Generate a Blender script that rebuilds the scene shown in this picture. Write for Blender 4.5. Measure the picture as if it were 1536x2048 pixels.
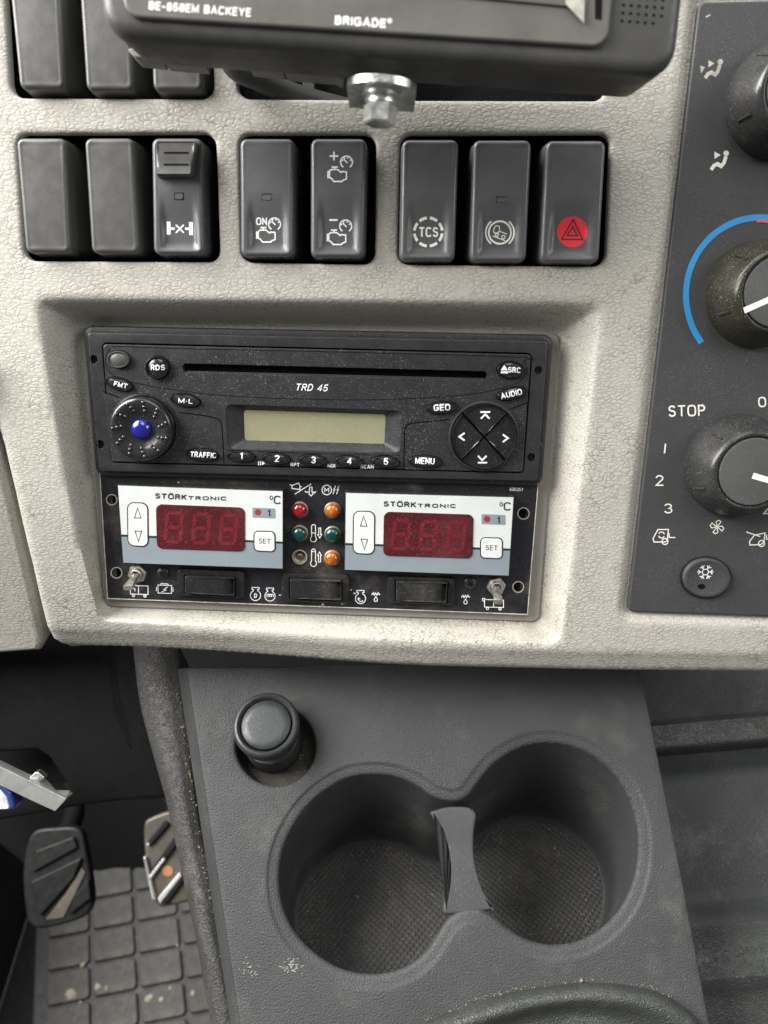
import bpy, bmesh, math, random
import numpy as np
from mathutils import Vector, Matrix
from mathutils.geometry import delaunay_2d_cdt

random.seed(7)
rng = np.random.default_rng(7)
sc = bpy.context.scene
for o in list(bpy.data.objects):
    bpy.data.objects.remove(o)

# ------------------------------------------------------------------ camera
PITCH = math.radians(45)
CAMP = Vector((0, 0, 0.95))
FPX, CX, CY = 1480.0, 768.0, 1024.0
AX = Vector((1, 0, 0))
AD = Vector((0, -math.sin(PITCH), -math.cos(PITCH)))      # image down
AF = Vector((0, math.cos(PITCH), -math.sin(PITCH)))       # forward
cd = bpy.data.cameras.new('camera')
cam = bpy.data.objects.new('camera', cd)
sc.collection.objects.link(cam)
cam.matrix_world = Matrix((( AX.x, -AD.x, -AF.x, CAMP.x), (AX.y, -AD.y, -AF.y, CAMP.y),
                           (AX.z, -AD.z, -AF.z, CAMP.z), (0, 0, 0, 1)))
cd.sensor_fit = 'VERTICAL'
cd.sensor_height = 34.6
cd.lens = FPX / 2048 * 34.6
cd.clip_start = 0.01
cd.clip_end = 50
cd.dof.use_dof = True
cd.dof.focus_distance = 0.315
cd.dof.aperture_fstop = 10.0
sc.camera = cam

# ------------------------------------------------------------------ world and lamps
w = bpy.data.worlds.new('World')
sc.world = w
w.use_nodes = True
bg = w.node_tree.nodes['Background']
bg.inputs[0].default_value = (0.99, 1.0, 1.0, 1)
bg.inputs[1].default_value = 0.17

def area(name, loc, target, sx, sy, energy, col=(1, 1, 1)):
    l = bpy.data.lights.new(name, 'AREA')
    l.shape = 'RECTANGLE'; l.size = sx; l.size_y = sy; l.energy = energy; l.color = col
    o = bpy.data.objects.new(name, l)
    sc.collection.objects.link(o)
    o.location = loc
    o.rotation_euler = (Vector(target) - Vector(loc)).to_track_quat('-Z', 'Y').to_euler()
    return o
area('side_window_light', (-0.85, 0.32, 1.46), (-0.05, 0.24, 0.75), 0.95, 0.75, 48, (1.0, 0.985, 0.96))
area('windscreen_light', (-0.2, 0.75, 1.60), (0.0, 0.1, 0.7), 1.5, 0.5, 9, (1.0, 1.0, 0.99))
area('far_window_fill', (1.0, -0.1, 1.45), (0.1, 0.2, 0.75), 0.6, 0.45, 5, (1.0, 1.0, 0.99))  # fill added from the unseen far side to brighten the right of the dash
area('overhead_fill', (0.1, 0.08, 1.95), (0.0, 0.15, 0.75), 0.6, 0.6, 5.5, (1.0, 1.0, 0.99))  # overhead fill, added and placed so the dash shades the far mat

sc.view_settings.view_transform = 'Standard'
sc.view_settings.look = 'None'
sc.view_settings.exposure = 0.2
sc.view_settings.gamma = 1.0
sc.cycles.use_denoising = True
sc.cycles.max_bounces = 8

# ------------------------------------------------------------------ frames and pixel helpers
MM = 0.001

class Fr:
    def __init__(s, o, U, V, N):
        s.o, s.U, s.V, s.N = Vector(o), Vector(U), Vector(V), Vector(N)
    def px(s, x, y, h=0.0):
        """pixel -> (u, v) on this plane raised by h (m)"""
        d = AX * ((x - CX) / FPX) + AD * ((y - CY) / FPX) + AF
        po = s.o + s.N * h
        t = (po - CAMP).dot(s.N) / d.dot(s.N)
        q = CAMP + d * t - s.o
        return (q.dot(s.U), q.dot(s.V))
    def world(s, u, v, h=0.0):
        return s.o + s.U * u + s.V * v + s.N * h
    def local(s, p):
        q = Vector(p) - s.o
        return (q.dot(s.U), q.dot(s.V), q.dot(s.N))
    def up(s, h):
        return Fr(s.o + s.N * h, s.U, s.V, s.N)
    def mat(s, u=0, v=0, h=0):
        p = s.world(u, v, h)
        return Matrix(((s.U.x, s.V.x, s.N.x, p.x), (s.U.y, s.V.y, s.N.y, p.y), (s.U.z, s.V.z, s.N.z, p.z), (0, 0, 0, 1)))

def plane(x, y, Z, tilt, roll=0.0, yaw=0.0):
    """plane through pixel (x,y) at depth Z; tilt>0: its top leans to the camera; yaw>0: its right side is nearer"""
    th, r, ya = math.radians(tilt), math.radians(roll), math.radians(yaw)
    t = AD * -math.cos(th) - AF * math.sin(th)
    n = AD * math.sin(th) - AF * math.cos(th)
    u = AX * math.cos(ya) + n * math.sin(ya)
    n = u.cross(t)
    U = u * math.cos(r) - t * math.sin(r)
    V = t * math.cos(r) + u * math.sin(r)
    o = CAMP + (AX * ((x - CX) / FPX) + AD * ((y - CY) / FPX) + AF) * Z
    return Fr(o, U, V, n)

DASH = plane(640, 800, 0.300, 13.0, 0.9)
FLOORH = -18 * MM                       # floor of the radio recess
RADIO = DASH.up(-8 * MM)
COOL = DASH.up(-13.5 * MM)
MON = plane(760, 60, 0.212, 13.0, 3.7)
CONS = plane(820, 1350, 0.365, -22.0, 1.3)
WORLD_DOWN = Vector((0, 0, -1))
ZF = Fr((0, 0, 0), (1, 0, 0), (0, 1, 0), (0, 0, 1))

# ------------------------------------------------------------------ materials
MATS = {}
def M(name, col, rough=0.5, metal=0.0, bump=None, dust=0.0, dustcol=(0.5, 0.48, 0.43), spec=0.5, coat=0.0,
      var=0.12, varscale=60.0, trans=0.0, ior=1.45, smear=0.0, groove=0.0):
    """bump = (kind, scale per m, depth m)"""
    m = bpy.data.materials.new(name); m.use_nodes = True
    nt = m.node_tree; N = nt.nodes; L = nt.links
    bs = N['Principled BSDF']
    bs.inputs['Metallic'].default_value = metal
    bs.inputs['Specular IOR Level'].default_value = spec
    bs.inputs['Coat Weight'].default_value = coat
    bs.inputs['Coat Roughness'].default_value = 0.17
    bs.inputs['Transmission Weight'].default_value = trans
    bs.inputs['IOR'].default_value = ior
    tc = N.new('ShaderNodeTexCoord')
    def noise(scale, detail=3.0, vec=None, rough=0.6):
        n = N.new('ShaderNodeTexNoise'); n.inputs['Scale'].default_value = scale
        n.inputs['Detail'].default_value = detail; n.inputs['Roughness'].default_value = rough
        L.new(vec or tc.outputs['Object'], n.inputs['Vector']); return n
    def ramp(src, a, b, lo=0.0, hi=1.0):
        r = N.new('ShaderNodeMapRange'); r.interpolation_type = 'SMOOTHSTEP'
        r.inputs[1].default_value = a; r.inputs[2].default_value = b
        r.inputs[3].default_value = lo; r.inputs[4].default_value = hi
        L.new(src, r.inputs[0]); return r.outputs[0]
    def mix(fac, a, b):
        x = N.new('ShaderNodeMix'); x.data_type = 'RGBA'
        if isinstance(fac, float): x.inputs[0].default_value = fac
        else: L.new(fac, x.inputs[0])
        for k, c in ((6, a), (7, b)):
            if isinstance(c, tuple): x.inputs[k].default_value = (*c[:3], 1)
            else: L.new(c, x.inputs[k])
        return x.outputs[2]
    def math_(op, a, b):
        x = N.new('ShaderNodeMath'); x.operation = op
        for k, c in ((0, a), (1, b)):
            if isinstance(c, (int, float)): x.inputs[k].default_value = c
            else: L.new(c, x.inputs[k])
        return x.outputs[0]
    n1 = noise(varscale, 4)
    lo = tuple(c * (1 - var) for c in col); hi = tuple(min(1, c * (1 + var)) for c in col)
    c = mix(ramp(n1.outputs[0], 0.3, 0.7), lo, hi)
    height = None; depth = 0
    if bump:
        kind, bscale, depth = bump
        if kind == 'leather':
            mp = N.new('ShaderNodeMapping'); mp.inputs['Scale'].default_value = (1.0, 1.75, 1.3)
            nd = noise(bscale * 0.40, 2)
            vm = N.new('ShaderNodeVectorMath'); vm.operation = 'MULTIPLY_ADD'
            vm.inputs[1].default_value = (0.0032,) * 3
            L.new(nd.outputs['Color'], vm.inputs[0]); L.new(tc.outputs['Object'], vm.inputs[2])
            L.new(vm.outputs[0], mp.inputs['Vector'])
            v = N.new('ShaderNodeTexVoronoi'); v.feature = 'DISTANCE_TO_EDGE'; v.inputs['Scale'].default_value = bscale
            L.new(mp.outputs[0], v.inputs['Vector'])
            v2 = N.new('ShaderNodeTexVoronoi'); v2.feature = 'DISTANCE_TO_EDGE'; v2.inputs['Scale'].default_value = bscale * 2.1
            L.new(mp.outputs[0], v2.inputs['Vector'])
            fade = ramp(noise(bscale * 0.4, 2).outputs[0], 0.28, 0.60, 0.35, 1.0)
            a = math_('MULTIPLY', ramp(v.outputs['Distance'], 0.0, 0.30), fade)
            b = math_('MULTIPLY', ramp(v2.outputs['Distance'], 0.0, 0.30), fade)
            height = math_('ADD', math_('MULTIPLY', a, 0.8), math_('MULTIPLY', b, 0.18))
            if groove:
                g = math_('MULTIPLY', ramp(v.outputs['Distance'], 0.0, 0.085, 1.0, 0.0), math_('MULTIPLY', fade, ramp(noise(25, 3).outputs[0], 0.25, 0.75, groove * 0.3, groove)))
                c = mix(g, c, tuple(x * f for x, f in zip(col, (0.42, 0.38, 0.32))))
        elif kind == 'dots':
            v = N.new('ShaderNodeTexVoronoi'); v.feature = 'F1'; v.inputs['Scale'].default_value = bscale
            v.inputs['Randomness'].default_value = 0.0
            ge = N.new('ShaderNodeNewGeometry'); mp = N.new('ShaderNodeMapping'); mp.inputs['Scale'].default_value = (1, 1, 0)
            mp.inputs['Rotation'].default_value = (0, 0, 0.7)
            L.new(ge.outputs['Position'], mp.inputs['Vector']); L.new(mp.outputs[0], v.inputs['Vector'])
            height = ramp(v.outputs['Distance'], 0.1, 0.5, 1.0, 0.0)
        else:
            nb = noise(bscale, 2.5)
            height = nb.outputs[0]
    if smear:
        sm = noise(28, 6, rough=0.72)
        c = mix(ramp(sm.outputs[0], 0.5, 0.78, 0.0, smear), c, dustcol)
    if dust:
        d1 = noise(2600, 1.0); d2 = noise(35, 3)
        f = math_('MULTIPLY', ramp(d1.outputs[0], 0.66, 0.74), ramp(d2.outputs[0], 0.35, 0.7, 0.25, 1.0))
        c = mix(math_('MULTIPLY', f, dust), c, dustcol)
    L.new(c, bs.inputs['Base Color'])
    rr = ramp(noise(varscale * 3, 3).outputs[0], 0.3, 0.7, max(0.02, rough - 0.07), min(1, rough + 0.07))
    L.new(rr, bs.inputs['Roughness'])
    if height is not None:
        bp = N.new('ShaderNodeBump'); bp.inputs['Strength'].default_value = 1.0
        bp.inputs['Distance'].default_value = depth
        L.new(height, bp.inputs['Height']); L.new(bp.outputs[0], bs.inputs['Normal'])
    MATS[name] = m
    return m

BEIGE = (0.41, 0.392, 0.348)
M('dash_vinyl', BEIGE, 0.5, bump=('leather', 380, 0.00011), var=0.05, varscale=14, groove=1.0, smear=0.10, dustcol=(0.36, 0.32, 0.25), spec=0.4)
M('dash_smooth_shaded', tuple(c * 0.62 for c in BEIGE), 0.55, bump=('noise', 900, 0.00004), var=0.06, smear=0.5, dustcol=(0.2, 0.16, 0.11), dust=0.5)  # beige darkened to hold the shade round the panel, plus brown dirt
M('black_gap', (0.006, 0.006, 0.007), 0.7, dust=0.12, spec=0.09)
M('switch_plastic', (0.090, 0.091, 0.094), 0.30, smear=0.06, dustcol=(0.2, 0.2, 0.19), bump=('noise', 2600, 0.00002), dust=0.25, var=0.05)
M('blank_plastic', (0.075, 0.074, 0.071), 0.36, smear=0.06, dustcol=(0.2, 0.2, 0.19), bump=('noise', 2600, 0.00003), dust=0.5, var=0.06)
M('radio_plastic', (0.017, 0.017, 0.018), 0.46, bump=('noise', 2200, 0.00005), dust=0.75)
M('radio_button', (0.012, 0.012, 0.013), 0.22, dust=0.35, coat=0.4)
M('radio_bezel', (0.022, 0.022, 0.024), 0.38, bump=('noise', 1800, 0.00003), dust=0.5)
M('lcd', (0.245, 0.235, 0.150), 0.28, dust=0.8, dustcol=(0.55, 0.5, 0.38), var=0.04, coat=0.3)
M('blue_dome', (0.006, 0.007, 0.16), 0.08, coat=1.0, var=0.25, varscale=120)
M('white_print', (0.80, 0.80, 0.78), 0.5, var=0.04)
M('cream_print', (0.78, 0.76, 0.68), 0.5, var=0.05)
M('faded_print', (0.36, 0.35, 0.30), 0.6, var=0.25, varscale=300)
M('black_print', (0.02, 0.02, 0.022), 0.5)
M('dark_seam', (0.004, 0.004, 0.004), 0.8, spec=0.08)
M('cool_plate', (0.012, 0.012, 0.017), 0.42, bump=('noise', 1500, 0.00003), dust=0.8, smear=0.35, dustcol=(0.34, 0.28, 0.2))
M('plate_edge', (0.55, 0.52, 0.46), 0.6, var=0.3, varscale=200)
M('label_white', (0.56, 0.585, 0.57), 0.42, var=0.05, smear=0.18, dustcol=(0.42, 0.40, 0.34), dust=0.25)
M('label_blue_grey', (0.20, 0.24, 0.265), 0.42, var=0.05, smear=0.2, dustcol=(0.25, 0.22, 0.18), dust=0.3)
M('key_white', (0.62, 0.63, 0.60), 0.4, var=0.04, smear=0.12, dustcol=(0.5, 0.47, 0.4))
M('led_window', (0.055, 0.004, 0.008), 0.38, dust=1.0, dustcol=(0.34, 0.15, 0.13), smear=0.12, coat=0.25)
M('led_segment', (0.115, 0.007, 0.012), 0.45, dust=1.0, dustcol=(0.42, 0.18, 0.15))
M('red_dot', (0.25, 0.03, 0.035), 0.4)
M('lamp_red', (0.36, 0.004, 0.010), 0.10, coat=1.0, var=0.45, varscale=420, trans=0.35)
M('lamp_orange', (0.55, 0.14, 0.004), 0.10, coat=1.0, var=0.4, varscale=420, trans=0.35)
M('lamp_green', (0.0, 0.065, 0.06), 0.10, coat=1.0, var=0.5, varscale=420, trans=0.35)
M('lamp_clear', (0.10, 0.075, 0.055), 0.15, coat=1.0, var=0.5, varscale=500)
M('brass_ring', (0.30, 0.25, 0.17), 0.45, metal=0.6, smear=0.5, dustcol=(0.3, 0.24, 0.15))
M('bare_ring', (0.50, 0.47, 0.40), 0.5, metal=0.5)
M('nickel', (0.66, 0.63, 0.57), 0.42, metal=1.0, var=0.2, varscale=300)
M('screw_black', (0.03, 0.03, 0.032), 0.35, metal=0.4, dust=0.6)
M('rocker_black', (0.016, 0.016, 0.017), 0.28, dust=0.7, smear=0.15, dustcol=(0.3, 0.26, 0.2))
M('climate_plastic', (0.050, 0.050, 0.051), 0.5, spec=0.35, bump=('noise', 2400, 0.00002), dust=0.5, var=0.04)
M('knob_plastic', (0.026, 0.026, 0.026), 0.27, bump=('noise', 1500, 0.00004), dust=0.6)
M('knob_worn', (0.026, 0.0245, 0.016), 0.27, bump=('noise', 700, 0.00008), dust=0.7)
M('knob_face', (0.075, 0.075, 0.075), 0.5, dust=0.5)
M('blue_print', (0.03, 0.25, 0.56), 0.45, var=0.03)
M('red_print', (0.55, 0.12, 0.10), 0.5)
M('hazard_red', (0.72, 0.035, 0.05), 0.42, var=0.03)
M('monitor_plastic', (0.055, 0.054, 0.050), 0.45, bump=('noise', 1800, 0.00004), dust=0.35, smear=0.08, dustcol=(0.22, 0.2, 0.17))
M('monitor_front', (0.105, 0.100, 0.090), 0.42, dust=0.45, smear=0.3, dustcol=(0.19, 0.17, 0.14))
M('screen_glass', (0.012, 0.012, 0.013), 0.10, coat=0.6, dust=0.4)
M('grey_tab', (0.22, 0.21, 0.185), 0.6)
M('zinc', (0.62, 0.63, 0.60), 0.34, metal=1.0, bump=('noise', 700, 0.00012), var=0.25, varscale=220)
M('cable_rubber', (0.060, 0.060, 0.057), 0.5)
M('console_plastic', (0.040, 0.0412, 0.0418), 0.48, spec=0.35, bump=('noise', 1300, 0.0005), dust=0.75, smear=0.22, dustcol=(0.20, 0.19, 0.165), var=0.08, varscale=18)
M('cup_rubber', (0.027, 0.0265, 0.026), 0.7, bump=('dots', 430, 0.0004), dust=1.0, smear=0.35, dustcol=(0.17, 0.145, 0.10))
M('divider_plastic', (0.042, 0.0435, 0.044), 0.55, bump=('noise', 800, 0.00005), dust=0.5)
M('plug_black', (0.022, 0.024, 0.026), 0.45, bump=('noise', 1600, 0.00005), dust=0.5)
M('socket_metal', (0.030, 0.027, 0.022), 0.6, metal=0.3, smear=0.6, dustcol=(0.14, 0.10, 0.05), dust=1.0)
M('knee_plastic', (0.005, 0.005, 0.005), 0.7, bump=('leather', 700, 0.00008), spec=0.09)
M('tunnel_vinyl', (0.036, 0.035, 0.034), 0.50, spec=0.45, bump=('leather', 720, 0.00024), dust=0.7, smear=0.1)
M('engine_vinyl', (0.040, 0.043, 0.041), 0.40, bump=('leather', 620, 0.00026), dust=0.7, smear=0.15, dustcol=(0.2, 0.19, 0.15))
M('tray_plastic', (0.025, 0.027, 0.027), 0.42, spec=0.35, bump=('noise', 1400, 0.0001), dust=0.6, smear=0.1)
M('crumbs', (0.26, 0.21, 0.14), 0.85, var=0.7, varscale=500)
M('mat_rubber', (0.058, 0.055, 0.051), 0.62, bump=('noise', 300, 0.0002), smear=0.5, dustcol=(0.26, 0.22, 0.17), dust=0.6)
M('mat_base', (0.040, 0.040, 0.041), 0.6, smear=0.3, dustcol=(0.16, 0.14, 0.12))
M('mat_mud', (0.33, 0.29, 0.22), 0.9, var=0.3, varscale=200)
M('carpet_black', (0.010, 0.010, 0.010), 0.9, bump=('noise', 600, 0.0004))
M('pedal_rubber', (0.010, 0.010, 0.010), 0.4, spec=0.3)
M('pedal_pad', (0.10, 0.088, 0.072), 0.45, metal=0.5, smear=0.4, dustcol=(0.2, 0.15, 0.1))
M('chrome', (0.75, 0.75, 0.76), 0.25, metal=0.6)
M('rust', (0.30, 0.14, 0.07), 0.7)
M('grey_alloy', (0.30, 0.305, 0.29), 0.42, metal=0.55, var=0.12, varscale=90, dust=0.3)
M('blue_plastic', (0.02, 0.05, 0.20), 0.2, coat=0.6)
M('clear_plastic', (0.50, 0.45, 0.46), 0.15, coat=0.6, var=0.4, varscale=200)

# ------------------------------------------------------------------ mesh helpers
def link(name, verts, faces, mat, parent=None, smooth=True, wn=True, angle=40):
    me = bpy.data.meshes.new(name)
    me.from_pydata([tuple(v) for v in verts], [], faces)
    me.validate(); me.update()
    bm = bmesh.new(); bm.from_mesh(me)
    bmesh.ops.recalc_face_normals(bm, faces=bm.faces[:]) if smooth != 'keep' else None
    bm.to_mesh(me); bm.free()
    if smooth:
        me.polygons.foreach_set('use_smooth', [True] * len(me.polygons))
        me.set_sharp_from_angle(angle=math.radians(angle))
    me.materials.append(MATS[mat])
    o = bpy.data.objects.new(name, me)
    sc.collection.objects.link(o)
    if parent is not None: o.parent = parent
    if wn and smooth:
        md = o.modifiers.new('wn', 'WEIGHTED_NORMAL'); md.keep_sharp = True
    return o

class Thing:
    """an Empty at the thing's base; parts are given in the coordinates of a frame"""
    def __init__(s, fr, name, label, cat, uv=(0, 0), group=None, h=0.0):
        s.fr = fr; s.o = (uv[0], uv[1], h)
        e = bpy.data.objects.new(name, None); sc.collection.objects.link(e)
        e.empty_display_size = 0.01
        e.matrix_world = fr.mat(uv[0], uv[1], h)
        e['label'] = label; e['category'] = cat
        if group: e['group'] = group
        s.e = e
    def part(s, name, vf, mat, parent=None, **k):
        v, f = vf
        return link(name, [(p[0] - s.o[0], p[1] - s.o[1], p[2] - s.o[2]) for p in v], f, mat, parent or s.e, **k)

def tag(o, label, cat, group=None):
    o['label'] = label; o['category'] = cat
    if group: o['group'] = group
    return o

def rpoly(pts, r, n=5):
    """polygon with rounded corners; r one radius or a list"""
    out = []; N = len(pts)
    for i in range(N):
        p = Vector(pts[i]); a = Vector(pts[i - 1]) - p; b = Vector(pts[(i + 1) % N]) - p
        rr = r[i] if isinstance(r, (list, tuple)) else r
        if rr <= 0: out.append(tuple(p)); continue
        la, lb = a.length, b.length
        a.normalize(); b.normalize()
        ang = math.acos(max(-1, min(1, a.dot(b))))
        if ang > 3.05: out.append(tuple(p)); continue
        d = min(rr / math.tan(ang / 2), la * 0.48, lb * 0.48)
        p0, p1 = p + a * d, p + b * d
        bis = (a + b).normalized()
        R = d * math.tan(ang / 2)
        c = p + bis * (R / math.sin(ang / 2))
        a0 = math.atan2(p0.y - c.y, p0.x - c.x); a1 = math.atan2(p1.y - c.y, p1.x - c.x)
        da = (a1 - a0 + math.pi) % (2 * math.pi) - math.pi
        for k in range(n + 1):
            t = a0 + da * k / n
            out.append((c.x + R * math.cos(t), c.y + R * math.sin(t)))
    return out

def ccw(pts):
    s = sum(pts[i - 1][0] * pts[i][1] - pts[i][0] * pts[i - 1][1] for i in range(len(pts)))
    return list(pts) if s > 0 else list(pts)[::-1]

def inset(pts, d):
    """move a ccw outline inwards by d"""
    if abs(d) < 1e-9: return list(pts)
    N = len(pts); out = []
    for i in range(N):
        x0, y0 = pts[i - 1]; x1, y1 = pts[i]; x2, y2 = pts[(i + 1) % N]
        ax, ay = x1 - x0, y1 - y0; bx, by = x2 - x1, y2 - y1
        la = math.hypot(ax, ay) or 1e-9; lb = math.hypot(bx, by) or 1e-9
        nx, ny = -ay / la - by / lb, ax / la + bx / lb
        ln = math.hypot(nx, ny)
        if ln < 1e-6: out.append((x1, y1)); continue
        nx /= ln; ny /= ln
        c = max(0.4, nx * (-ay / la) + ny * (ax / la))
        out.append((x1 + nx * d / c, y1 + ny * d / c))
    return out

def catmull(pts, n=6, closed=True):
    out = []; N = len(pts)
    for i in range(N if closed else N - 1):
        p = [np.array(pts[(i + k) % N if closed else max(0, min(N - 1, i + k))], float) for k in (-1, 0, 1, 2)]
        for k in range(n):
            t = k / n
            out.append(tuple(0.5 * (2 * p[1] + (p[2] - p[0]) * t + (2 * p[0] - 5 * p[1] + 4 * p[2] - p[3]) * t * t + (3 * p[1] - p[0] - 3 * p[2] + p[3]) * t ** 3)))
    if not closed: out.append(tuple(pts[-1]))
    return out

def solid(outline, z0, z1, bevel=0.0, draft=0.0, seg=4, capfun=None, caprings=10, bottom=False, bevel_in=1.0):
    """extruded outline with a rounded top edge; capfun(x, y) adds height to the top"""
    o = ccw(outline); N = len(o)
    rings = [[(x, y, z0) for x, y in inset(o, -draft)]]
    rings.append([(x, y, z1 - bevel) for x, y in o])
    last = o
    if bevel:
        for k in range(1, seg + 1):
            a = math.pi / 2 * k / seg
            last = inset(o, bevel * bevel_in * (1 - math.cos(a)))
            rings.append([(x, y, z1 - bevel + bevel * math.sin(a)) for x, y in last])
    if capfun:
        cx = sum(p[0] for p in last) / N; cy = sum(p[1] for p in last) / N
        for k in range(1, caprings):
            s = 1 - k / caprings
            rings.append([(cx + (x - cx) * s, cy + (y - cy) * s, z1) for x, y in last])
        base = rings[:-(caprings - 1)]
        rings = base + [[(x, y, z + capfun(x, y)) for x, y, z in r] for r in rings[-(caprings - 1):]]
        rings[len(base) - 1] = [(x, y, z + capfun(x, y)) for x, y, z in rings[len(base) - 1]]
    V = [p for r in rings for p in r]; F = []
    for k in range(len(rings) - 1):
        for i in range(N):
            j = (i + 1) % N
            F.append((k * N + i, k * N + j, (k + 1) * N + j, (k + 1) * N + i))
    b = (len(rings) - 1) * N
    if capfun:
        V.append((cx, cy, z1 + capfun(cx, cy)))
        for i in range(N): F.append((b + i, b + (i + 1) % N, len(V) - 1))
    else:
        F.append(tuple(range(b, b + N)))
    if bottom: F.append(tuple(range(N - 1, -1, -1)))
    return V, F

def inside(px, py, poly):
    px = np.asarray(px); py = np.asarray(py)
    r = np.zeros(px.shape, bool); N = len(poly)
    for i in range(N):
        x0, y0 = poly[i - 1]; x1, y1 = poly[i]
        c = ((y0 > py) != (y1 > py))
        with np.errstate(divide='ignore', invalid='ignore'):
            t = (x1 - x0) * (py - y0) / (y1 - y0) + x0
        r ^= c & (px < t)
    return r

def dist(px, py, poly, closed=True):
    d = np.full(np.shape(px), 1e9); N = len(poly)
    for i in range(0 if closed else 1, N):
        x0, y0 = poly[i - 1]; x1, y1 = poly[i]
        dx, dy = x1 - x0, y1 - y0; l = dx * dx + dy * dy + 1e-15
        t = np.clip(((px - x0) * dx + (py - y0) * dy) / l, 0, 1)
        d = np.minimum(d, np.hypot(px - x0 - t * dx, py - y0 - t * dy))
    return d

def sheet(outer, holes, pts=()):
    """constrained triangulation -> (uv list, triangles, loops of vertex ids)"""
    V, E = [], []
    for lp in [outer] + list(holes):
        b = len(V); n = len(lp)
        V += [Vector((x * 1000, y * 1000)) for x, y in lp]
        E += [(b + i, b + (i + 1) % n) for i in range(n)]
    V += [Vector((x * 1000, y * 1000)) for x, y in pts]
    r = delaunay_2d_cdt(V, E, [], 0, 1e-5, True)
    vo = [(p.x / 1000, p.y / 1000) for p in r[0]]
    tr = np.array([f for f in r[2] if len(f) == 3])
    va = np.array(vo)
    c = va[tr].mean(axis=1)
    ok = inside(c[:, 0], c[:, 1], outer)
    for h in holes: ok &= ~inside(c[:, 0], c[:, 1], h)
    tr = [tuple(int(i) for i in t) for t in tr[ok]]
    inv = {}
    for new, olds in enumerate(r[3]):
        for k in olds: inv[k] = new
    loops = []; b = 0
    for lp in [outer] + list(holes):
        loops.append([inv[b + i] for i in range(len(lp))]); b += len(lp)
    return vo, tr, loops

def plate(outer, holes, z0, z1, bevel=0.0, hbevel=None):
    """a flat plate with real holes and rounded rims"""
    outer = ccw(outer); holes = [ccw(h) for h in holes]
    hb = bevel if hbevel is None else hbevel
    uo, tr, lp = sheet(inset(outer, bevel), [inset(h, -hb) for h in holes])
    V = [(x, y, z1) for x, y in uo]; F = list(tr)
    def skirt(loop, src, sgn, bv):
        prev = loop
        for k in range(1, 4):
            if bv <= 0 and k < 3: continue
            if k < 3:
                a = math.pi / 2 * k / 2
                ring = inset(src, sgn * bv * (1 - math.sin(a))); z = z1 - bv * (1 - math.cos(a))
            else:
                ring = src; z = z0
            ids = list(range(len(V), len(V) + len(ring)))
            V.extend((x, y, z) for x, y in ring)
            for i in range(len(ring)):
                j = (i + 1) % len(ring)
                F.append((prev[i], prev[j], ids[j], ids[i]))
            prev = ids
    skirt(lp[0], outer, 1, bevel)
    for h, l in zip(holes, lp[1:]): skirt(l, h, -1, hb)
    return V, F

def ell(c, rx, ry, n=40, rot=0.0, a0=0.0):
    cr, sr = math.cos(rot), math.sin(rot)
    return [(c[0] + rx * math.cos(t) * cr - ry * math.sin(t) * sr, c[1] + rx * math.cos(t) * sr + ry * math.sin(t) * cr)
            for t in (a0 + 2 * math.pi * i / n for i in range(n))]

def pell(fr, x, y, rx, ry, h=0.0, n=40, rot=0.0):
    """ellipse given in pixels; rot clockwise in the picture, degrees"""
    r = math.radians(rot)
    return ccw([fr.px(x + rx * math.cos(t) * math.cos(r) - ry * math.sin(t) * math.sin(r),
                  y + rx * math.cos(t) * math.sin(r) + ry * math.sin(t) * math.cos(r), h)
            for t in (2 * math.pi * i / n for i in range(n))])

def ppoly(fr, pts, h=0.0, r=0.0, n=5):
    q = ccw([fr.px(x, y, h) for x, y in pts])
    return rpoly(q, r, n) if r else q

def revolve(profile, n=48, c=(0, 0), lobes=None):
    """profile [(r, z)...] from outside in; last r 0 closes it"""
    V, F = [], []
    for k, (r, z) in enumerate(profile):
        if r == 0: V.append((c[0], c[1], z)); continue
        for i in range(n):
            a = 2 * math.pi * i / n
            rr = r * (lobes(a, k) if lobes else 1)
            V.append((c[0] + rr * math.cos(a), c[1] + rr * math.sin(a), z))
    for k in range(len(profile) - 1):
        if profile[k + 1][0] == 0:
            for i in range(n): F.append((k * n + i, k * n + (i + 1) % n, (k + 1) * n))
        else:
            for i in range(n):
                j = (i + 1) % n
                F.append((k * n + i, k * n + j, (k + 1) * n + j, (k + 1) * n + i))
    return V, F

def tube(path, rad, n=12, cap=True):
    V, F = [], []; P = [Vector(p) for p in path]
    up = Vector((0.13, 0.2, 0.97))
    for i, p in enumerate(P):
        t = (P[min(i + 1, len(P) - 1)] - P[max(i - 1, 0)]).normalized()
        a = t.cross(up).normalized(); b = t.cross(a)
        r = rad[i] if isinstance(rad, (list, tuple)) else rad
        for k in range(n):
            q = p + (a * math.cos(2 * math.pi * k / n) + b * math.sin(2 * math.pi * k / n)) * r
            V.append(tuple(q))
    for i in range(len(P) - 1):
        for k in range(n):
            j = (k + 1) % n
            F.append((i * n + k, i * n + j, (i + 1) * n + j, (i + 1) * n + k))
    if cap:
        F.append(tuple(range(n))); F.append(tuple(range((len(P) - 1) * n, len(P) * n)))
    return V, F

def merge(*vfs):
    V, F = [], []
    for v, f in vfs:
        b = len(V); V += list(v); F += [tuple(i + b for i in q) for q in f]
    return V, F

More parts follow.
